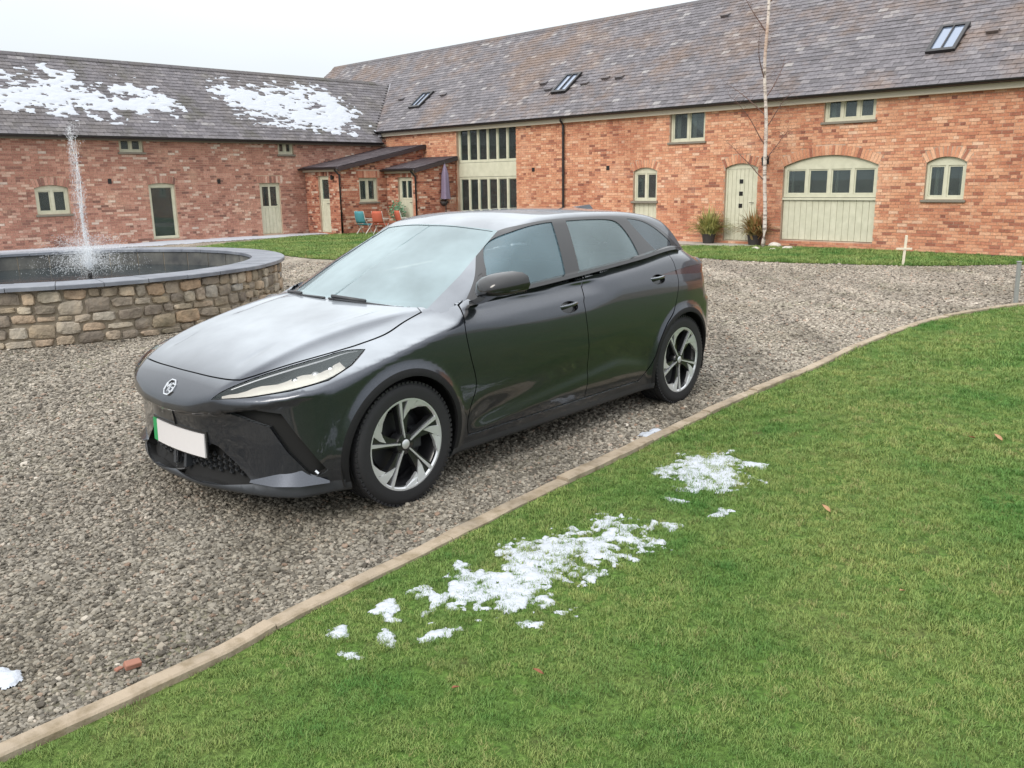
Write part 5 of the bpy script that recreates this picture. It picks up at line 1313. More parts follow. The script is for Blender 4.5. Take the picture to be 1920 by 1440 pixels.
# brake calipers
for x in (0, RAX):
    for s_ in (1, -1):
        mb = MB(); mb.box(x - .155, x - .085, s_ * .80 - .03, s_ * .80 + .03, WR - .06, WR + .06); o = mb.build('brake_caliper', m_plastic, car); bevel(o, .012, 2)
# aerial fin
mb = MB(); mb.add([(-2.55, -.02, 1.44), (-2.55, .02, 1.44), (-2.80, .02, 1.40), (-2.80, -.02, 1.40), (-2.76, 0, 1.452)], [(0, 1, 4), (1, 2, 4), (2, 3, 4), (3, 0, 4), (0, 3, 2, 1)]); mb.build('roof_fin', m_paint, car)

# ================================================================ SNOW
def snow_mesh(name, poly, step, fn3, thr_noise, hmax, seed, parent=None, label=None, nscale=9., edge=.06, stretch=(1, 1), kind=None, cat=None, amp=1., group=None, lace=0.):
    xs = [p[0] for p in poly]; ys = [p[1] for p in poly]
    mg = .3 if step > .02 else .05
    X, Y = np.meshgrid(np.arange(min(xs) - mg, max(xs) + mg, step), np.arange(min(ys) - mg, max(ys) + mg, step))
    d = segdist(X, Y, poly) * np.where(inpoly(X, Y, poly), 1, -1)
    nz_ = fbm(X * nscale * stretch[0] + 3, Y * nscale * stretch[1], seed, 4) - .5
    m = np.clip(d / edge, -5, 1.0) * .5 + nz_ * 3.4 * amp - thr_noise
    if lace: m = m + (fbm(X * nscale * stretch[0] * 3.1, Y * nscale * stretch[1] * 3.1, seed + 9, 3) - .5) * lace * 2
    h = np.where(m > 0, np.sqrt(np.maximum(m, 0)) * hmax, m * hmax * 1.5); h = np.minimum(h, hmax * 1.05) + (fbm(X * 40, Y * 40, seed + 5, 2) - .5) * hmax * .35 * (m > .1)
    ok = m > -.22; idx = -np.ones(X.shape, int); V = []; F_ = []
    for j, i in zip(*np.nonzero(ok)): idx[j, i] = len(V); V.append(fn3(X[j, i], Y[j, i], h[j, i]))
    for j in range(X.shape[0] - 1):
        for i in range(X.shape[1] - 1):
            q = (idx[j, i], idx[j, i + 1], idx[j + 1, i + 1], idx[j + 1, i])
            if min(q) >= 0 and max(m[j, i], m[j, i + 1], m[j + 1, i + 1], m[j + 1, i]) > -.05: F_.append(q)
    if not F_: return None
    me = bpy.data.meshes.new(name); me.from_pydata([tuple(v) for v in V], [], F_); me.polygons.foreach_set('use_smooth', [True] * len(F_)); me.materials.append(m_snow)
    o = link(name, me, parent); tag(o, label, cat, group, kind); return o
def roofpt(x, s_, h): return MAn @ W3A(x, s_, .024 + h)
S1 = [(-14.5, 2.6), (-13.2, 2.7), (-11.98, 2.45), (-11.62, 2.6), (-11.3, 2.5), (-10.68, 3.2), (-10.3, 3.0), (-9.91, 2.45), (-9.31, 2.41), (-8.86, 2.2), (-8.35, 2.4), (-7.67, 2.27), (-7.32, 2.1), (-7.43, 1.6), (-7.69, 1.2), (-7.99, 1.3), (-8.66, .96), (-9.08, 1.1), (-9.52, .83), (-10.13, 1.0), (-10.94, .88), (-11.69, 1.0), (-12.31, 1.26), (-13.5, 1.1), (-14.5, 1.4)]
S2 = [(-5.35, 3.0), (-4.7, 2.96), (-4.01, 2.74), (-2.54, 3.15), (-1.22, 3.1), (-.75, 2.6), (-.55, 1.98), (-.50, 1.35), (-1.0, .54), (-1.67, .62), (-2.44, .82), (-3.15, 1.0), (-4.04, 1.0), (-4.97, 1.15), (-5.32, 1.6), (-5.6, 2.44)]
snow_mesh('snow', S1, .028, roofpt, .17, .020, 3, label='long band of melting snow on the left part of the lower barn roof', nscale=1.5, edge=.55, stretch=(1.0, 1.8), kind='stuff', amp=.45, lace=.9)
snow_mesh('snow', S2, .028, roofpt, .12, .020, 8, label='snow patch on the barn roof near the inner corner', nscale=1.5, edge=.55, stretch=(1.0, 1.8), kind='stuff', amp=.45, lace=.9)
SN = {
'M1': [(-0.397, 3.187), (-0.378, 3.253), (-0.312, 3.206), (-0.277, 3.296), (-0.232, 3.414), (-0.133, 3.386), (-0.069, 3.384), (-0.015, 3.457), (-0.094, 3.564), (-0.015, 3.643), (0.056, 3.726), (0.162, 3.752), (0.236, 3.809), (0.321, 3.821), (0.312, 3.717), (0.382, 3.714), (0.403, 3.802), (0.383, 3.912), (0.48, 3.956), (0.575, 3.842), (0.576, 3.766), (0.673, 3.853), (0.688, 3.732), (0.672, 3.604), (0.546, 3.637), (0.424, 3.572), (0.514, 3.49), (0.355, 3.444), (0.272, 3.498), (0.209, 3.375), (0.347, 3.358), (0.247, 3.302), (0.15, 3.258), (0.106, 3.193), (0.179, 3.052), (0.14, 3.044), (0.083, 3.107), (0.033, 3.047), (-0.026, 2.999), (-0.095, 3.071), (-0.164, 3.074), (-0.179, 2.984), (-0.204, 2.994), (-0.264, 3.097), (-0.324, 2.998), (-0.354, 3.009)],
'M2': [(0.825, 4.641), (0.923, 4.748), (0.981, 4.745), (1.053, 4.956), (1.142, 4.878), (1.224, 4.973), (1.308, 4.944), (1.303, 4.776), (1.216, 4.689), (1.267, 4.556), (1.238, 4.392), (1.112, 4.32), (0.988, 4.306), (0.972, 4.485), (0.873, 4.552)],
's1': [(0.012, 2.94), (0.059, 2.929), (0.111, 2.937), (0.086, 2.896), (0.025, 2.898)], 's2': [(-0.346, 2.827), (-0.304, 2.875), (-0.213, 2.899), (-0.247, 2.855), (-0.291, 2.829)],
's3': [(-0.507, 2.836), (-0.487, 2.889), (-0.451, 2.852), (-0.45, 2.785), (-0.493, 2.8)], 's4': [(-0.571, 3.036), (-0.541, 3.096), (-0.487, 3.136), (-0.467, 3.042), (-0.49, 3.013), (-0.445, 2.959), (-0.496, 2.955), (-0.512, 3.034)],
's5': [(-0.694, 2.877), (-0.649, 2.931), (-0.626, 2.861), (-0.667, 2.855)], 's6': [(-0.617, 2.727), (-0.564, 2.742), (-0.554, 2.709), (-0.596, 2.699)],
's7': [(0.799, 4.22), (0.833, 4.19), (0.888, 4.151), (0.818, 4.112)], 's8': [(0.947, 3.944), (1.044, 4.04), (1.086, 4.015), (1.033, 3.944)],
's9': [(1.312, 4.575), (1.375, 4.418), (1.306, 4.491)], 's10': [(1.351, 4.765), (1.474, 4.722), (1.419, 4.644), (1.348, 4.696)],
's11': [(0.713, 3.874), (0.8, 3.833), (0.745, 3.783)], 's12': [(0.865, 4.397), (0.904, 4.337), (0.864, 4.285)]}
def lawnpt(x, y, h): return Vector((x, y, .014 + h))
snow_mesh('snow', SN['M1'], .0052, lawnpt, .10, .011, 12, label='large lacy patch of melting snow on the front lawn beside the kerb', nscale=9, edge=.06, lace=1.0, amp=.35, kind='stuff')
snow_mesh('snow', SN['M2'], .0060, lawnpt, .02, .011, 15, label='rounder snow patch on the lawn beyond the long lacy one', nscale=9, edge=.07, lace=.9, amp=.35, kind='stuff')
SLAB = {'s1': 'short flat scrap of snow just below the middle of the large lacy patch', 's2': 'thin sliver of snow below the near end of the lacy patch', 's3': 'chunky little snow lump between two smaller ones near the kerb', 's4': 'forked scrap of snow closest to the kerb edging',
 's5': 'small pointed snow lump at the near end of the trail', 's6': 'tiny snow lump nearest the camera', 's7': 'curved sliver of snow in front of the round patch', 's8': 'slanting sliver of snow to the right of the curved sliver',
 's9': 'narrow snow scrap just off the far end of the round patch', 's10': 'thin snow scrap furthest out on the lawn', 's11': 'small dash of snow off the far tip of the lacy patch', 's12': 'tiny snow fleck between round patch and curved sliver'}
for i, (k, l) in enumerate(SLAB.items()):
    snow_mesh('snow_patch', SN[k], .0055, lawnpt, -.12, .010, 40 + i, label=l, nscale=16, edge=.02, cat='snow patch', amp=.3, lace=.5, group='small snow scraps on the front lawn')
snow_mesh('snow_patch', [(-1.90, 2.72), (-1.793, 2.665), (-1.729, 2.65), (-1.664, 2.615), (-1.685, 2.571), (-1.76, 2.55), (-1.92, 2.56)], .006, lambda x, y, h: Vector((x, y, .012 + h)), .0, .014, 60, label='snow scrap lying on the gravel at the lower left', nscale=12, edge=.03, cat='snow patch', amp=.7)
snow_mesh('snow_patch', [(.822, 5.333), (.957, 5.437), (.904, 5.329), (.837, 5.273)], .007, lambda x, y, h: Vector((x, y, .014 + h)), -.25, .018, 61, label='thin streak of snow on the gravel beside the kerb near the rear wheel', nscale=16, edge=.03, cat='snow patch', amp=.7)
# paths
def loc2w(M, pts): return [tuple((M @ Vector((x, -o_, 0)))[:2]) for x, o_ in pts]
sheet('path', loc2w(MAn, [(-22, 0), (-22, 1.1), (-9.5, 1.1), (-6.5, .95), (-4.2, .8), (-4.2, 0)]), .008, m_path)
pth = loc2w(MAn, [(-16, .12), (-16, 1.25), (-9.5, 1.25), (-6.5, 1.05), (-3.4, .95), (-3.2, .5), (-5.0, .25), (-8, .12)])
snow_mesh('snow', pth, .05, lambda x, y, h: Vector((x, y, .012 + h)), -.55, .02, 33, label='thin white snow along the foot of the lower barn wall', nscale=1.6, edge=.2, kind='stuff', amp=.7)
sheet('path', loc2w(MBn, [(9.0, 0), (9.0, .9), (15.3, .9), (15.3, 0)]), .006, m_path)
sheet('flower_bed', loc2w(MBn, [(15.3, 0), (15.3, 1.1), (18.0, 1.1), (22, .75), (29, .5), (29, 0)]), .008, m_soil)

# ================================================================ FOUNTAIN
FZ, FR0, FR1 = .65, 2.97, 2.52
fount = empty('fountain', Matrix.Translation((FC[0], FC[1], 0)), 'large round rubble stone fountain pool with a dark slate coping', 'fountain')
def rub(nt, b):
    n = nt.nodes; L = nt.links; oi = n.new('ShaderNodeObjectInfo'); r = n.new('ShaderNodeValToRGB'); e = r.color_ramp.elements
    st = [(0, (.20, .17, .145)), (.2, (.28, .24, .20)), (.4, (.34, .28, .21)), (.6, (.38, .34, .29)), (.78, (.40, .28, .19)), (.9, (.48, .42, .34)), (1, (.30, .29, .28))]
    e[0].color = (*st[0][1], 1); e[1].color = (*st[-1][1], 1)
    for p, c in st[1:-1]: q = e.new(p); q.color = (*c, 1)
    L.new(oi.outputs['Random'], r.inputs[0]); nz, rr = noise_ramp(nt, 9, [(.3, (.62, .60, .58)), (.5, (.95, .95, .92)), (.72, (1.25, 1.2, 1.1))], coord='World', detail=6); c = mixc(nt, r.outputs[0], rr.outputs[0], 1, 'MULTIPLY')
    nz2, r2 = noise_ramp(nt, 2.2, [(.55, (0, 0, 0)), (.75, (.6, .6, .6))], coord='World', detail=6); c = mixc(nt, c, (.13, .12, .075), r2.outputs[0]); L.new(c, b.inputs['Base Color']); bump(nt, b, 28, .9, .02)
m_rub = mat('rubble_stone', (.35, .28, .2), .9, spec=.2, build=rub)
m_rmort = mat('rubble_mortar', (.33, .28, .215), .95, build=lambda nt, b: bump(nt, b, 50, .6, .01))
m_cope = mat('blue_slate_coping', (.17, .185, .215), .42, build=lambda nt, b: (nt.links.new(noise_ramp(nt, 4, [(.3, (.12, .13, .155)), (.55, (.18, .195, .225)), (.75, (.24, .255, .28))], coord='World', detail=6)[1].outputs[0], b.inputs['Base Color']), bump(nt, b, 30, .15, .004)))
mb = MB(); mb.lathe([(FR0 - .09, -.1), (FR0 - .09, FZ - .05), (FR1 + .03, FZ - .05), (FR1 + .03, .0), (0, .0)], 96, 2); mb.build('pool_wall', m_rmort, fount, smooth=True, angle=30)
rg = random.Random(5); rows = [0., .105, .235, .34, .465, .598]; NST = 84; cams = Vector((0, 0, CAM_H)) - Vector((FC[0], FC[1], 0)); camang = math.atan2(cams.y, cams.x)
stuffmb = MB(); cntst = 0
for r_ in range(5):
    n = NST + rg.choice((-6, 0, 5)); edges = []; a = rg.random() * .05; tot = 2 * math.pi
    ws_ = [rg.uniform(.55, 1.5) for _ in range(n)]; sm = sum(ws_); acc = 0; ang = []
    for w_ in ws_: ang.append(acc / sm * tot); acc += w_
    ang.append(tot)
    for i in range(n):
        a0, a1 = ang[i], ang[i + 1]; z0, z1 = rows[r_], rows[r_ + 1]
        z0 += .026 * math.sin(a0 * 13 + r_ * 2.1) if r_ > 0 else 0; z1 += .026 * math.sin(a0 * 13 + (r_ + 1) * 2.1) if r_ < 4 else 0
        g = .006; gz = .005; nn = 12; z0 += rg.uniform(-.010, .012) if r_ > 0 else 0; z1 += rg.uniform(-.012, .010) if r_ < 4 else 0; am, zm = (a0 + a1) / 2, (z0 + z1) / 2; ha, hz = (a1 - a0) / 2 - g / FR0, (z1 - z0) / 2 - gz
        if ha * FR0 < .02: continue
        R0_ = FR0 - .075; bul = rg.uniform(.012, .036); ring = []; rin = []; rtop = []
        e = rg.uniform(.28, .55); tw = rg.uniform(-.12, .12)
        for k in range(nn):
            q = 2 * math.pi * k / nn + rg.uniform(-.2, .2); cx_ = math.copysign(abs(math.cos(q)) ** e, math.cos(q)) * rg.uniform(.84, 1.05); cz_ = math.copysign(abs(math.sin(q)) ** e, math.sin(q)) * rg.uniform(.82, 1.06)
            ring.append((am + cx_ * ha, zm + cz_ * hz + tw * cx_ * hz)); 
        def pc(a_, z_, rr): return (rr * math.cos(a_), rr * math.sin(a_), z_)
        vs = [pc(a_, z_, R0_ - .03) for a_, z_ in ring] + [pc(a_, z_, R0_ + bul * .45) for a_, z_ in ring] + [pc(am + (a_ - am) * .84, zm + (z_ - zm) * .84, R0_ + bul) for a_, z_ in ring] + [pc(am, zm, R0_ + bul * rg.uniform(.9, 1.25))]
        fs = [(j * nn + k, j * nn + (k + 1) % nn, (j + 1) * nn + (k + 1) % nn, (j + 1) * nn + k) for j in range(2) for k in range(nn)] + [(2 * nn + k, 2 * nn + (k + 1) % nn, 3 * nn) for k in range(nn)]
        da = (am - camang + math.pi) % (2 * math.pi) - math.pi
        vis = abs(da) < 1.45 and in_view(Vector((FC[0], FC[1], 0)) + Vector(pc(am, zm, FR0)), .02)
        if vis and cntst < 300:
            t = MB(); t.add(vs, fs); o = t.build('stone', m_rub, fount, smooth=True, angle=45); cntst += 1
        elif not vis: stuffmb.add(vs, fs)
o = stuffmb.build('rubble_face', m_rub, fount, smooth=True, angle=45); o['kind'] = 'stuff'
NC = 40
for i in range(NC):
    a0, a1 = 2 * math.pi * i / NC + .0012, 2 * math.pi * (i + 1) / NC - .0012; m_ = 5; mb = MB(); vs = []
    dz = rg.uniform(-.002, .002)
    for k in range(m_ + 1):
        a = a0 + (a1 - a0) * k / m_; c_, s_ = math.cos(a), math.sin(a)
        for rr, z in ((FR0, FZ - .045), (FR0, FZ - .006), (FR0 - .006, FZ), (FR1 + .006, FZ), (FR1, FZ - .006), (FR1, FZ - .045)): vs.append((rr * c_, rr * s_, z + dz))
    fs = [(k * 6 + j, k * 6 + (j + 1) % 6, k * 6 + 6 + (j + 1) % 6, k * 6 + 6 + j) for k in range(m_) for j in range(6)] + [tuple(range(6)), tuple(range(m_ * 6 + 5, m_ * 6 - 1, -1))]
    mb.add(vs, fs); mb.build('coping_slab', m_cope, fount)
m_inner = mat('pool_block', (.11, .11, .105), .8, build=lambda nt, b: (nt.links.new(noise_ramp(nt, 3, [(.3, (.05, .052, .055)), (.6, (.12, .12, .11)), (.8, (.20, .195, .175))], coord='World', detail=6)[1].outputs[0], b.inputs['Base Color']), bump(nt, b, 20, .5, .01)))
NB = 36
for i in range(NB):
    a0, a1 = 2 * math.pi * i / NB + .003, 2 * math.pi * (i + 1) / NB - .003; mb = MB(); vs = []
    for k in range(4):
        a = a0 + (a1 - a0) * k / 3; c_, s_ = math.cos(a), math.sin(a)
        for rr, z in ((FR1 + .04, .05), (FR1 + .04, FZ - .048), (FR1 + .02, FZ - .05), (FR1 + .02, .05)): vs.append((rr * c_, rr * s_, z))
    fs = [(k * 4 + j, k * 4 + 4 + j, k * 4 + 4 + (j + 1) % 4, k * 4 + (j + 1) % 4) for k in range(3) for j in range(4)] + [(3, 2, 1, 0), (12, 13, 14, 15)]
    mb.add(vs, fs); mb.build('lining_block', m_inner, fount)
def wat(nt, b):
    n = nt.nodes; L = nt.links; bump(nt, b, 7, .35, .03); b.inputs['IOR'].default_value = 1.33
m_water = mat('pool_water', (.02, .03, .035), .06, spec=.6, build=wat)
mb = MB(); mb.lathe([(0, 0), (1.0, 0), (FR1 + .03, 0)], 64, 2); wt = mb.build('water', m_water, smooth=True); wt.location = (FC[0], FC[1], .40); wt['kind'] = 'structure'
NZ = Vector((-5.60, 11.43, 0))
noz = MB(); noz.lathe([(0, .30), (.05, .30), (.05, .42), (.025, .44), (.022, .54), (.030, .545), (.030, .57), (0, .57)], 16, 2); o = noz.build('nozzle', m_gutter, fount, smooth=True, angle=40); o.location = (NZ.x - FC[0], NZ.y - FC[1], 0)
# jet and spray: droplets and streaks on real parabolas
m_spray = bpy.data.materials.new('water_spray'); m_spray.use_nodes = True; _n = m_spray.node_tree; _n.nodes.clear()
_o = _n.nodes.new('ShaderNodeOutputMaterial'); _t = _n.nodes.new('ShaderNodeBsdfTransparent'); _d = _n.nodes.new('ShaderNodeBsdfPrincipled'); _d.inputs['Base Color'].default_value = (.85, .88, .90, 1); _d.inputs['Roughness'].default_value = .25
_tl = _n.nodes.new('ShaderNodeBsdfTranslucent'); _tl.inputs[0].default_value = (.9, .92, .95, 1); _a = _n.nodes.new('ShaderNodeMixShader'); _a.inputs[0].default_value = .4; _n.links.new(_d.outputs[0], _a.inputs[1]); _n.links.new(_tl.outputs[0], _a.inputs[2])
_m = _n.nodes.new('ShaderNodeMixShader'); _m.inputs[0].default_value = .30; _n.links.new(_t.outputs[0], _m.inputs[1]); _n.links.new(_a.outputs[0], _m.inputs[2]); _n.links.new(_m.outputs[0], _o.inputs[0])
rg2 = random.Random(17); mb = MB()
def drop(mb, P, s, v=Vector((0, 0, 1)), el=1.6):
    v = v.normalized(); u = v.orthogonal().normalized(); w_ = v.cross(u)
    vs = [P + v * s * el, P - v * s * el] + [P + (u * math.cos(q) + w_ * math.sin(q)) * s for q in (0, 2.094, 4.189)]
    mb.add(vs, [(0, 2, 3), (0, 3, 4), (0, 4, 2), (1, 3, 2), (1, 4, 3), (1, 2, 4)])
top = 2.46
for i in range(1500):   # central column, thinning with height
    t = rg2.random() ** 1.25; z = .56 + (top - .56) * t; sp = .012 + .020 * math.sin(t * 9) ** 2 + .035 * t ** 3; P = NZ + Vector((rg2.gauss(0, sp) + .01 * math.sin(t * 14), rg2.gauss(0, sp), z)); drop(mb, P, rg2.uniform(.0022, .0055) * (1.3 - .5 * t), el=rg2.uniform(1.6, 4))
for i in range(2600):   # falling veil round the column
    t = rg2.random(); z = .45 + (top - .5) * (1 - t); r_ = .015 + .11 * t ** .8; a = rg2.uniform(0, 6.283); P = NZ + Vector((r_ * math.cos(a) * rg2.uniform(.3, 1.2) - .03, r_ * math.sin(a), z)); drop(mb, P, rg2.uniform(.002, .0042), el=rg2.uniform(1, 3))
for i in range(9000):   # low crown of spray
    a = rg2.uniform(0, 6.283); vv = rg2.uniform(.25, 1.0); th = rg2.uniform(.05, .38) ; T = rg2.random()
    vz = math.sqrt(2 * 9.8 * rg2.uniform(.10, .50)); vr = 1.45 * vv; tt = T * 2 * vz / 9.8; z = .55 + vz * tt - 4.9 * tt * tt
    if z < .40: continue
    P = NZ + Vector((math.cos(a) * vr * tt, math.sin(a) * vr * tt, z)); drop(mb, P, rg2.uniform(.0018, .0052), Vector((math.cos(a) * vr, math.sin(a) * vr, vz - 9.8 * tt)), el=rg2.uniform(1, 2.6))
for j in range(9):
    ph_ = rg2.uniform(0, 6.28); tp = rg2.uniform(1.2, top - .1); z0_ = .58 + .1 * j; pts = [NZ + Vector((.012 * math.sin(z * 5 + ph_) * z, .012 * math.cos(z * 4 + ph_), z)) for z in np.linspace(z0_, tp, 16)]
    mb.tube(pts, [rg2.uniform(.002, .0065) for _ in pts], 5)
cone = MB(); cone.lathe([(.018, .555), (.030, .65), (.052, .78), (.07, .86)], 14, 2); o = cone.build('fountain_jet', m_spray, smooth=True); o.location = NZ; tag(o, 'white cone of water at the foot of the fountain jet', 'water jet')
o = mb.build('water_spray', m_spray, rnd=False); o['kind'] = 'stuff'; o['label'] = 'tall thin jet and low crown of spray above the fountain'

# ================================================================ BIRCH
def barkm(nt, b):
    nz, r = noise_ramp(nt, 6, [(.42, (.62, .56, .51)), (.56, (.52, .45, .40)), (.64, (.12, .095, .08)), (.70, (.55, .48, .43))], coord='World', detail=5, stretch=(1, 1, 3.5))
    nz2, r2 = noise_ramp(nt, 1.1, [(.5, (0, 0, 0)), (.65, (.6, .6, .6))], coord='World'); nt.links.new(mixc(nt, r.outputs[0], (.42, .27, .19), r2.outputs[0]), b.inputs['Base Color']); bump(nt, b, 25, .4, .006)
m_bark = mat('birch_bark', (.7, .66, .6), .8, build=barkm); m_twig = mat('birch_twig', (.13, .075, .06), .8)
birch = empty('birch_tree', Matrix.Translation((6.00, 20.45, 0)), 'slender bare white birch in front of the long barn by its planked door', 'tree')
rt = random.Random(3); mb = MB(); path = []; rad = []
def tx(z): return Vector((.035 * math.sin(z * 1.1) + .02 * math.sin(z * 2.7) - .030 * z, .03 * math.sin(z * .9), z))
for i in range(36): z = -.05 + i * .24; path.append(tx(z)); rad.append(max(.018, .047 - .0026 * z))
mb.tube(path, rad, 10); mb.build('trunk', m_bark, birch, smooth=True)
for z, az, ln, up in ((1.55, 2.9, 1.3, .85), (2.0, .3, 1.0, .8), (2.35, 3.4, 1.5, .8), (2.75, 5.6, .9, .9), (3.0, 2.6, 1.2, .85), (3.4, .1, 1.1, .9), (3.8, 3.9, 1.2, .9), (4.3, 1.0, 1.0, 1.), (4.8, 2.8, 1.2, 1.), (5.4, 5.9, 1.0, 1.), (6.1, 2.5, 1.1, 1.), (6.9, .4, .9, 1.)):
    mb = MB(); P = tx(z); d = Vector((math.cos(az) * .8, math.sin(az) * .8, up)).normalized(); pts = [P.copy()]; rr = [.013]; cur = P.copy(); n = 9
    for k in range(n): d = (d + Vector((rt.uniform(-.1, .1), rt.uniform(-.1, .1), .06 - .02 * k))).normalized(); cur = cur + d * ln / n; pts.append(cur.copy()); rr.append(.013 * (1 - (k + 1) / (n + 1)) + .0016)
    mb.tube(pts, rr, 5, cap=False)
    for k in range(2, n + 1):
        for j in range(3):
            c_ = pts[k].copy(); dd = Vector((rt.uniform(-1, 1), rt.uniform(-1, 1), rt.uniform(-.1, 1))).normalized(); q = [c_.copy()]
            for m_ in range(4): dd = (dd + Vector((rt.uniform(-.2, .2), rt.uniform(-.2, .2), -.18))).normalized(); c_ = c_ + dd * .10; q.append(c_.copy())
            mb.tube(q, [.003, .0025, .002, .0017, .0012], 3, cap=False)
    mb.build('branch', m_twig, birch, smooth=True)

# ================================================================ PLANTS BY THE DOOR
m_fl = mat('sword_leaf_green', (.16, .19, .05), .5, build=lambda nt, b: nt.links.new(noise_ramp(nt, 5, [(.3, (.07, .11, .03)), (.5, (.30, .30, .09)), (.68, (.50, .45, .18)), (.8, (.30, .14, .06))], coord='World', detail=4)[1].outputs[0], b.inputs['Base Color']))
m_fl2 = mat('sword_leaf_russet', (.2, .15, .06), .5, build=lambda nt, b: nt.links.new(noise_ramp(nt, 5, [(.3, (.09, .10, .03)), (.48, (.26, .20, .07)), (.62, (.36, .17, .07)), (.8, (.42, .33, .14))], coord='World', detail=4)[1].outputs[0], b.inputs['Base Color']))
m_pot = mat('dark_pot', (.035, .03, .028), .6)
def sword_plant(x, y, label, material, seed, sc=1.):
    e = empty('spiky_plant', Matrix.Translation((x, y, 0)), label, 'plant', 'spiky plants in pots by the planked door'); r = random.Random(seed)
    mb = MB(); mb.lathe([(0, .0), (.14, .0), (.17, .22), (.18, .22), (.18, .25), (.16, .25), (.15, .2), (0, .2)], 20, 2); mb.build('pot', m_pot, e, smooth=True, angle=40)
    mb = MB()
    for i in range(300):
        az = r.uniform(0, 6.283); ln = r.uniform(.38, .74) * sc; out_ = r.uniform(.12, .95); w0 = r.uniform(.013, .024); u = Vector((math.cos(az), math.sin(az), 0)); pz = Vector((-u.y, u.x, 0)); vs = []; n = 6; base = u * r.uniform(0, .13) + Vector((0, 0, r.uniform(.08, .22) if out_ > .6 else .22))
        for k in range(n + 1):
            t = k / n; P = base + u * ln * out_ * t ** 1.25 + Vector((0, 0, ln * (t * (1.15 - .25 * out_) - .75 * out_ * t ** 2.6))); wd = w0 * (1 - t ** 2) + .001; vs += [P + pz * wd + Vector((0, 0, .004)), P, P - pz * wd + Vector((0, 0, .004))]
        mb.add(vs, [(3 * k + j, 3 * k + j + 1, 3 * k + 4 + j, 3 * k + 3 + j) for k in range(n) for j in range(2)])
    o = mb.build('leaves', material, e, fixn=False, smooth=True); o['kind'] = 'stuff'; return e
sword_plant(5.14, 22.35, 'yellow green spiky plant in a dark pot between the half door and the planked door', m_fl, 1, 1.1)
sword_plant(6.10, 21.55, 'russet tinged spiky plant in a dark pot behind the birch trunk', m_fl2, 2, 1.05)
# pale stones round the birch foot and flower bed
def rock(x, y, s, label, seed, colr=(.55, .53, .49)):
    r = random.Random(seed); bm = bmesh.new(); bmesh.ops.create_icosphere(bm, subdivisions=2, radius=1)
    for v in bm.verts: v.co = Vector((v.co.x * s, v.co.y * s * .8, max(v.co.z, -.4) * s * .5)) * (1 + .18 * math.sin(v.co.x * 5 + seed) * math.cos(v.co.y * 4 + v.co.z * 3)) 
    me = bpy.data.meshes.new('rock'); bm.to_mesh(me); bm.free(); me.materials.append(m_rock); me.polygons.foreach_set('use_smooth', [True] * len(me.polygons)); o = link('rock', me); o.location = (x, y, s * .15); o.rotation_euler.z = r.uniform(0, 6)
    tag(o, label, 'rock', 'pale rocks near the birch'); return o
m_rock = mat('pale_rock', (.56, .54, .50), .85, build=lambda nt, b: bump(nt, b, 14, .7, .02))
m_rock.node_tree.nodes['Principled BSDF'].inputs['Base Color'].default_value = (.56, .52, .47, 1)
for i, (x, y, s, l) in enumerate(((5.72, 20.05, .12, 'flat pale rock on the grass left of the birch foot'), (6.02, 19.75, .10, 'small pale rock right in front of the birch foot'), (6.42, 19.95, .14, 'long pale rock on the grass just right of the birch'), (6.36, 20.7, .20, 'pinkish rock heap piece at the foot of the wall behind the birch'), (8.0, 20.35, .13, 'pale rock in the bed under the wide boarded panel'))): rock(x, y, s, l, i)

# ================================================================ SMALL THINGS
m_stake = mat('pale_timber', (.62, .57, .45), .8, build=lambda nt, b: bump(nt, b, 40, .3, .004)); m_post = mat('weathered_grey_timber', (.24, .25, .24), .85, build=lambda nt, b: bump(nt, b, 30, .6, .008))
st = empty('wooden_cross_marker', Matrix.Translation((7.32, 15.98, 0)) @ Matrix.Rotation(math.radians(-15), 4, 'Z'), 'thin pale timber marker with a short crossbar at the edge of the back lawn', 'marker')
mb = MB(); mb.box(-.022, .022, -.02, .02, -.1, .56, M=Matrix.Rotation(math.radians(2), 4, 'Y')); bevel(mb.build('post', m_stake, st), .004, 1)
mb = MB(); mb.box(-.14, .13, -.034, -.0205, .30, .335); mb.build('crossbar', m_stake, st)
ps = empty('timber_post', Matrix.Translation((6.50, 10.92, 0)), 'short weathered grey post at the edge of the drive by the lawn corner', 'post')
mb = MB(); mb.box(-.022, .022, -.022, .022, -.1, .54, M=Matrix.Rotation(math.radians(-1.5), 4, 'Y')); bevel(mb.build('post', m_post, ps), .008, 2)
mb = MB(); mb.box(-.028, .028, -.028, .028, .54, .555, M=Matrix.Rotation(math.radians(-1.5), 4, 'Y')); bevel(mb.build('cap', m_post, ps), .005, 1)
def inB(x, out_, z): return MBn @ Vector((x, -out_, z))
lt = empty('wall_lantern', Matrix.Translation(inB(15.30, 0, 2.0)) @ Matrix.Rotation(TB + math.pi, 4, 'Z'), 'black wall lantern on the brickwork between planked door and wide panel', 'lantern')
mb = MB(); mb.box(-.05, .05, -.02, .0, -.04, .16); mb.build('back_plate', m_gutter, lt)
mb = MB(); mb.tube([(0, -.01, .12), (0, -.08, .20), (0, -.15, .19), (0, -.16, .15)], .010, 6); mb.build('bracket', m_gutter, lt, smooth=True)
mb = MB(); mb.lathe([(0, .17), (.03, .15), (.085, .09), (.085, .08), (.07, .08), (.05, -.08), (.0, -.10)], 6, 2); o = mb.build('lamp_body', m_gutter, lt); o.location = (0, -.16, 0)
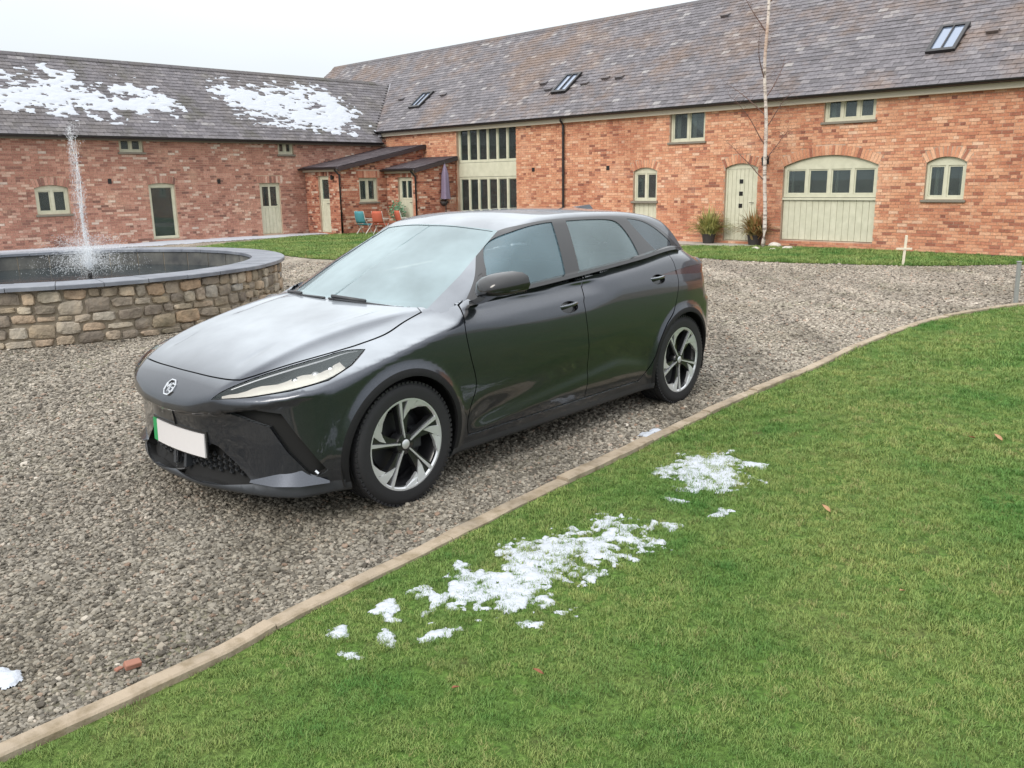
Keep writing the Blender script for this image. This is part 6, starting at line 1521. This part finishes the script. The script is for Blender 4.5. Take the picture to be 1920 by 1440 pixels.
# lantern on the larger porch
def lantern2(M, label):
    l2 = empty('wall_lantern', M, label, 'lantern'); mb = MB(); mb.box(-.03, .03, -.02, 0, -.05, .06); mb.build('back_plate', m_gutter, l2)
    mb = MB(); mb.lathe([(0, .10), (.05, .05), (.045, -.06), (0, -.08)], 8, 2); o = mb.build('lamp_body', m_gutter, l2); o.location = (0, -.07, 0)
lantern2(Matrix.Translation(inB(1.72, 3.5, 1.84)) @ Matrix.Rotation(TB + math.pi, 4, 'Z'), 'small black lantern beside the door of the larger porch')
# closed lilac parasol hanging on the side of the smaller porch
m_lilac = mat('lilac_canvas', (.21, .17, .25), .8); m_pole = mat('dark_pole', (.03, .025, .03), .5)
pa = empty('parasol', Matrix.Translation(inB(3.95, .62, 0)), 'closed lilac parasol standing against the side of the smaller porch', 'parasol')
mb = MB(); mb.tube([(0, 0, .0), (0, 0, 2.28)], .018, 8); mb.build('pole', m_pole, pa, smooth=True)
mb = MB(); pr = []; n = 16; vs = []
for k, (z, r_) in enumerate(((2.22, .02), (2.1, .06), (1.9, .10), (1.6, .115), (1.3, .125), (1.1, .14))):
    for j in range(n): q = 2 * math.pi * j / n; rr = r_ * (1 + .22 * math.cos(4 * q) * min(1, k / 2)); vs.append((rr * math.cos(q), rr * math.sin(q), z))
mb.add(vs, [(k * n + j, k * n + (j + 1) % n, (k + 1) * n + (j + 1) % n, (k + 1) * n + j) for k in range(5) for j in range(n)]); mb.build('canopy', m_lilac, pa, smooth=True)
mb = MB(); mb.lathe([(0, 0), (.22, 0), (.22, .05), (.04, .08), (.03, .2), (0, .2)], 20, 2); mb.build('base', m_pole, pa, smooth=True, angle=40)
m_ivy = mat('dark_foliage', (.05, .045, .03), .8)
# hanging basket on the porch side wall
hb_ = empty('hanging_basket', Matrix.Translation(inB(3.86, .62, 1.02)), 'dark hanging basket of withered plants below the parasol on the porch wall', 'basket'); mb = MB(); mb.lathe([(0, -.16), (.09, -.12), (.15, 0), (.14, 0), (0, -.05)], 16, 2); mb.build('bowl', m_pot, hb_, smooth=True)
mb = MB(); r = random.Random(8)
for i in range(90): P = Vector((r.gauss(0, .09), r.gauss(0, .09), r.uniform(-.04, .10))); d = Vector((r.uniform(-1, 1), r.uniform(-1, 1), r.uniform(-.6, .8))).normalized() * .07; w_ = d.orthogonal().normalized() * .014; mb.add([P - w_, P + w_, P + d], [(0, 1, 2)])
o = mb.build('foliage', m_ivy, hb_, fixn=False); o['kind'] = 'stuff'
# folding garden chairs
def chair(x, out_, rz, colr, label):
    e = empty('garden_chair', Matrix.Translation(inB(x, out_, 0)) @ Matrix.Rotation(rz, 4, 'Z') @ Matrix.Scale(.84, 4), label, 'chair', 'folding chairs by the porch'); m_c = colr
    for s_ in (-.22, .22):
        mb = MB(); mb.tube([(s_, -.24, .0), (s_, .22, .62), (s_, .30, .92)], .016, 6); mb.build('leg', m_chairf, e)
        mb = MB(); mb.tube([(s_, .28, .0), (s_, -.20, .44)], .016, 6); mb.build('leg', m_chairf, e)
        mb = MB(); mb.tube([(s_ * 1.08, -.22, .62), (s_ * 1.08, .24, .64)], .018, 6); mb.build('armrest', m_chairf, e)
    mb = MB(); vs = []
    for k in range(7): t = k / 6; P = (-.22 + .42 * t, .44 - .05 * math.sin(t * 3.1)); vs += [(-.22, P[0], P[1]), (.22, P[0], P[1])]
    mb.add(vs, [(2 * k, 2 * k + 1, 2 * k + 3, 2 * k + 2) for k in range(6)]); o = mb.build('seat', m_c, e, smooth=True); sm = o.modifiers.new('thick', 'SOLIDIFY'); sm.thickness = .012
    mb = MB(); vs = []
    for k in range(6): t = k / 5; vs += [(-.22, .20 + .10 * t + .03 * math.sin(t * 3), .46 + .46 * t), (.22, .20 + .10 * t + .03 * math.sin(t * 3), .46 + .46 * t)]
    mb.add(vs, [(2 * k, 2 * k + 1, 2 * k + 3, 2 * k + 2) for k in range(5)]); o = mb.build('backrest', m_c, e, smooth=True); sm = o.modifiers.new('thick', 'SOLIDIFY'); sm.thickness = .012
m_chairf = mat('pale_chair_frame', (.62, .60, .56), .5); m_teal = mat('teal_canvas', (.07, .26, .30), .8); m_orange = mat('orange_red_canvas', (.50, .12, .07), .85)
chair(2.75, 3.10, math.radians(150), m_teal, 'folding chair with teal fabric in front of the porches, left of the orange one')
chair(3.30, 2.85, math.radians(160), m_orange, 'folding chair with orange red fabric next to the teal one')
chair(3.62, 2.15, math.radians(125), m_orange, 'folding chair with orange red fabric partly behind the other orange one')
m_greenc = mat('pale_green_leaves', (.12, .26, .15), .7)
sh_ = empty('potted_shrub', Matrix.Translation(inB(3.02, 1.95, 0)), 'small pale green shrub in a pot beside the smaller porch door', 'plant')
mb = MB(); mb.lathe([(0, 0), (.14, 0), (.18, .32), (.16, .32), (0, .28)], 16, 2); mb.build('pot', m_pot, sh_, smooth=True, angle=40)
mb = MB(); r = random.Random(5)
for i in range(420):
    a, b_ = r.uniform(0, 6.283), r.uniform(-1, 1); rr = .27 * r.random() ** .4; P = Vector((rr * math.cos(a) * math.sqrt(1 - b_ * b_), rr * math.sin(a) * math.sqrt(1 - b_ * b_), .72 + rr * b_ * 1.35)); d = Vector((r.uniform(-1, 1), r.uniform(-1, 1), r.uniform(-.3, 1))).normalized() * .07; w_ = d.orthogonal().normalized() * .02; mb.add([P - w_ + d * .4, P, P + w_ + d * .4, P + d], [(0, 1, 2, 3)])
o = mb.build('foliage', m_greenc, sh_, fixn=False); o['kind'] = 'stuff'
tb = empty('garden_bench', Matrix.Translation(inB(4.35, 1.05, 0)) @ Matrix.Rotation(TB + math.pi / 2, 4, 'Z'), 'dark low garden bench against the side of the smaller porch', 'bench')
m_dw = mat('dark_wood', (.05, .035, .028), .7)
for i in range(4): mb = MB(); mb.box(-.6, .6, -.20 + i * .105, -.11 + i * .105, .43, .455); mb.build('slat', m_dw, tb)
for x in (-.5, .5):
    for y in (-.16, .18): mb = MB(); mb.box(x - .025, x + .025, y - .025, y + .025, 0, .43); mb.build('leg', m_dw, tb)
# fallen leaves and a terracotta shard
m_leaf = mat('dead_leaf', (.24, .085, .04), .75); m_leaf2 = mat('pale_dead_leaf', (.40, .22, .11), .75)
def leaf(x, y, s, rz, m_, label):
    mb = MB(); pts = [(0, -1), (.42, -.45), (.5, .1), (.3, .6), (0, 1.05), (-.3, .6), (-.5, .1), (-.42, -.45)]
    vs = [(0, -.1, -.12)] + [(px_, py_, .16 * abs(px_) * 2 + .10 * math.sin(py_ * 2.2)) for px_, py_ in pts]; mb.add([(a * s, b * s, c_ * s) for a, b, c_ in vs], [(0, i + 1, (i + 1) % 8 + 1) for i in range(8)])
    o = mb.build('fallen_leaf', m_, smooth=True); o.location = (x, y, .042); o.rotation_euler = (.2, .15, rz); sm = o.modifiers.new('thick', 'SOLIDIFY'); sm.thickness = .0012; tag(o, label, 'leaf', 'dead leaves on the lawn')
for x, y, s, rz, m_, l in ((1.544, 3.961, .032, .4, m_leaf2, 'tan dead leaf alone on the lawn beyond the snow'), (.074, 2.556, .020, 1.2, m_leaf, 'red brown dead leaf on the near lawn below the lacy snow'), (-.198, 2.472, .017, 2.4, m_leaf, 'smaller red brown leaf just left of the other near one'), (3.023, 5.089, .040, .2, m_leaf2, 'curled pale leaf far out on the right of the lawn'), (2.867, 5.097, .026, 1.9, m_leaf, 'brown leaf just left of the curled pale leaf'), (1.53, 3.091, .018, 2.2, m_leaf2, 'small tan leaf on the right middle of the lawn'), (1.78, 2.62, .018, .9, m_leaf2, 'small tan leaf in the lower right part of the lawn')): leaf(x, y, s, rz, m_, l)
m_terra = mat('terracotta', (.28, .13, .09), .9)
def shard(x, y, s, label, seed):
    r = random.Random(seed); bm = bmesh.new(); bmesh.ops.create_cube(bm, size=1)
    for v in bm.verts: v.co = Vector((v.co.x * s * r.uniform(.8, 1.2), v.co.y * s * .6 * r.uniform(.7, 1.2), v.co.z * s * .4 * r.uniform(.7, 1.1)))
    me = bpy.data.meshes.new('brick_shard'); bm.to_mesh(me); bm.free(); me.materials.append(m_terra); o = link('brick_shard', me); o.location = (x, y, .022); o.rotation_euler = (.2, .1, r.uniform(0, 3)); bevel(o, .004, 2); tag(o, label, 'brick piece')
shard(-1.336, 2.670, .055, 'broken terracotta piece lying on the gravel by the kerb', 1); shard(-1.372, 2.645, .028, 'small broken terracotta chip just left of the bigger piece', 2)
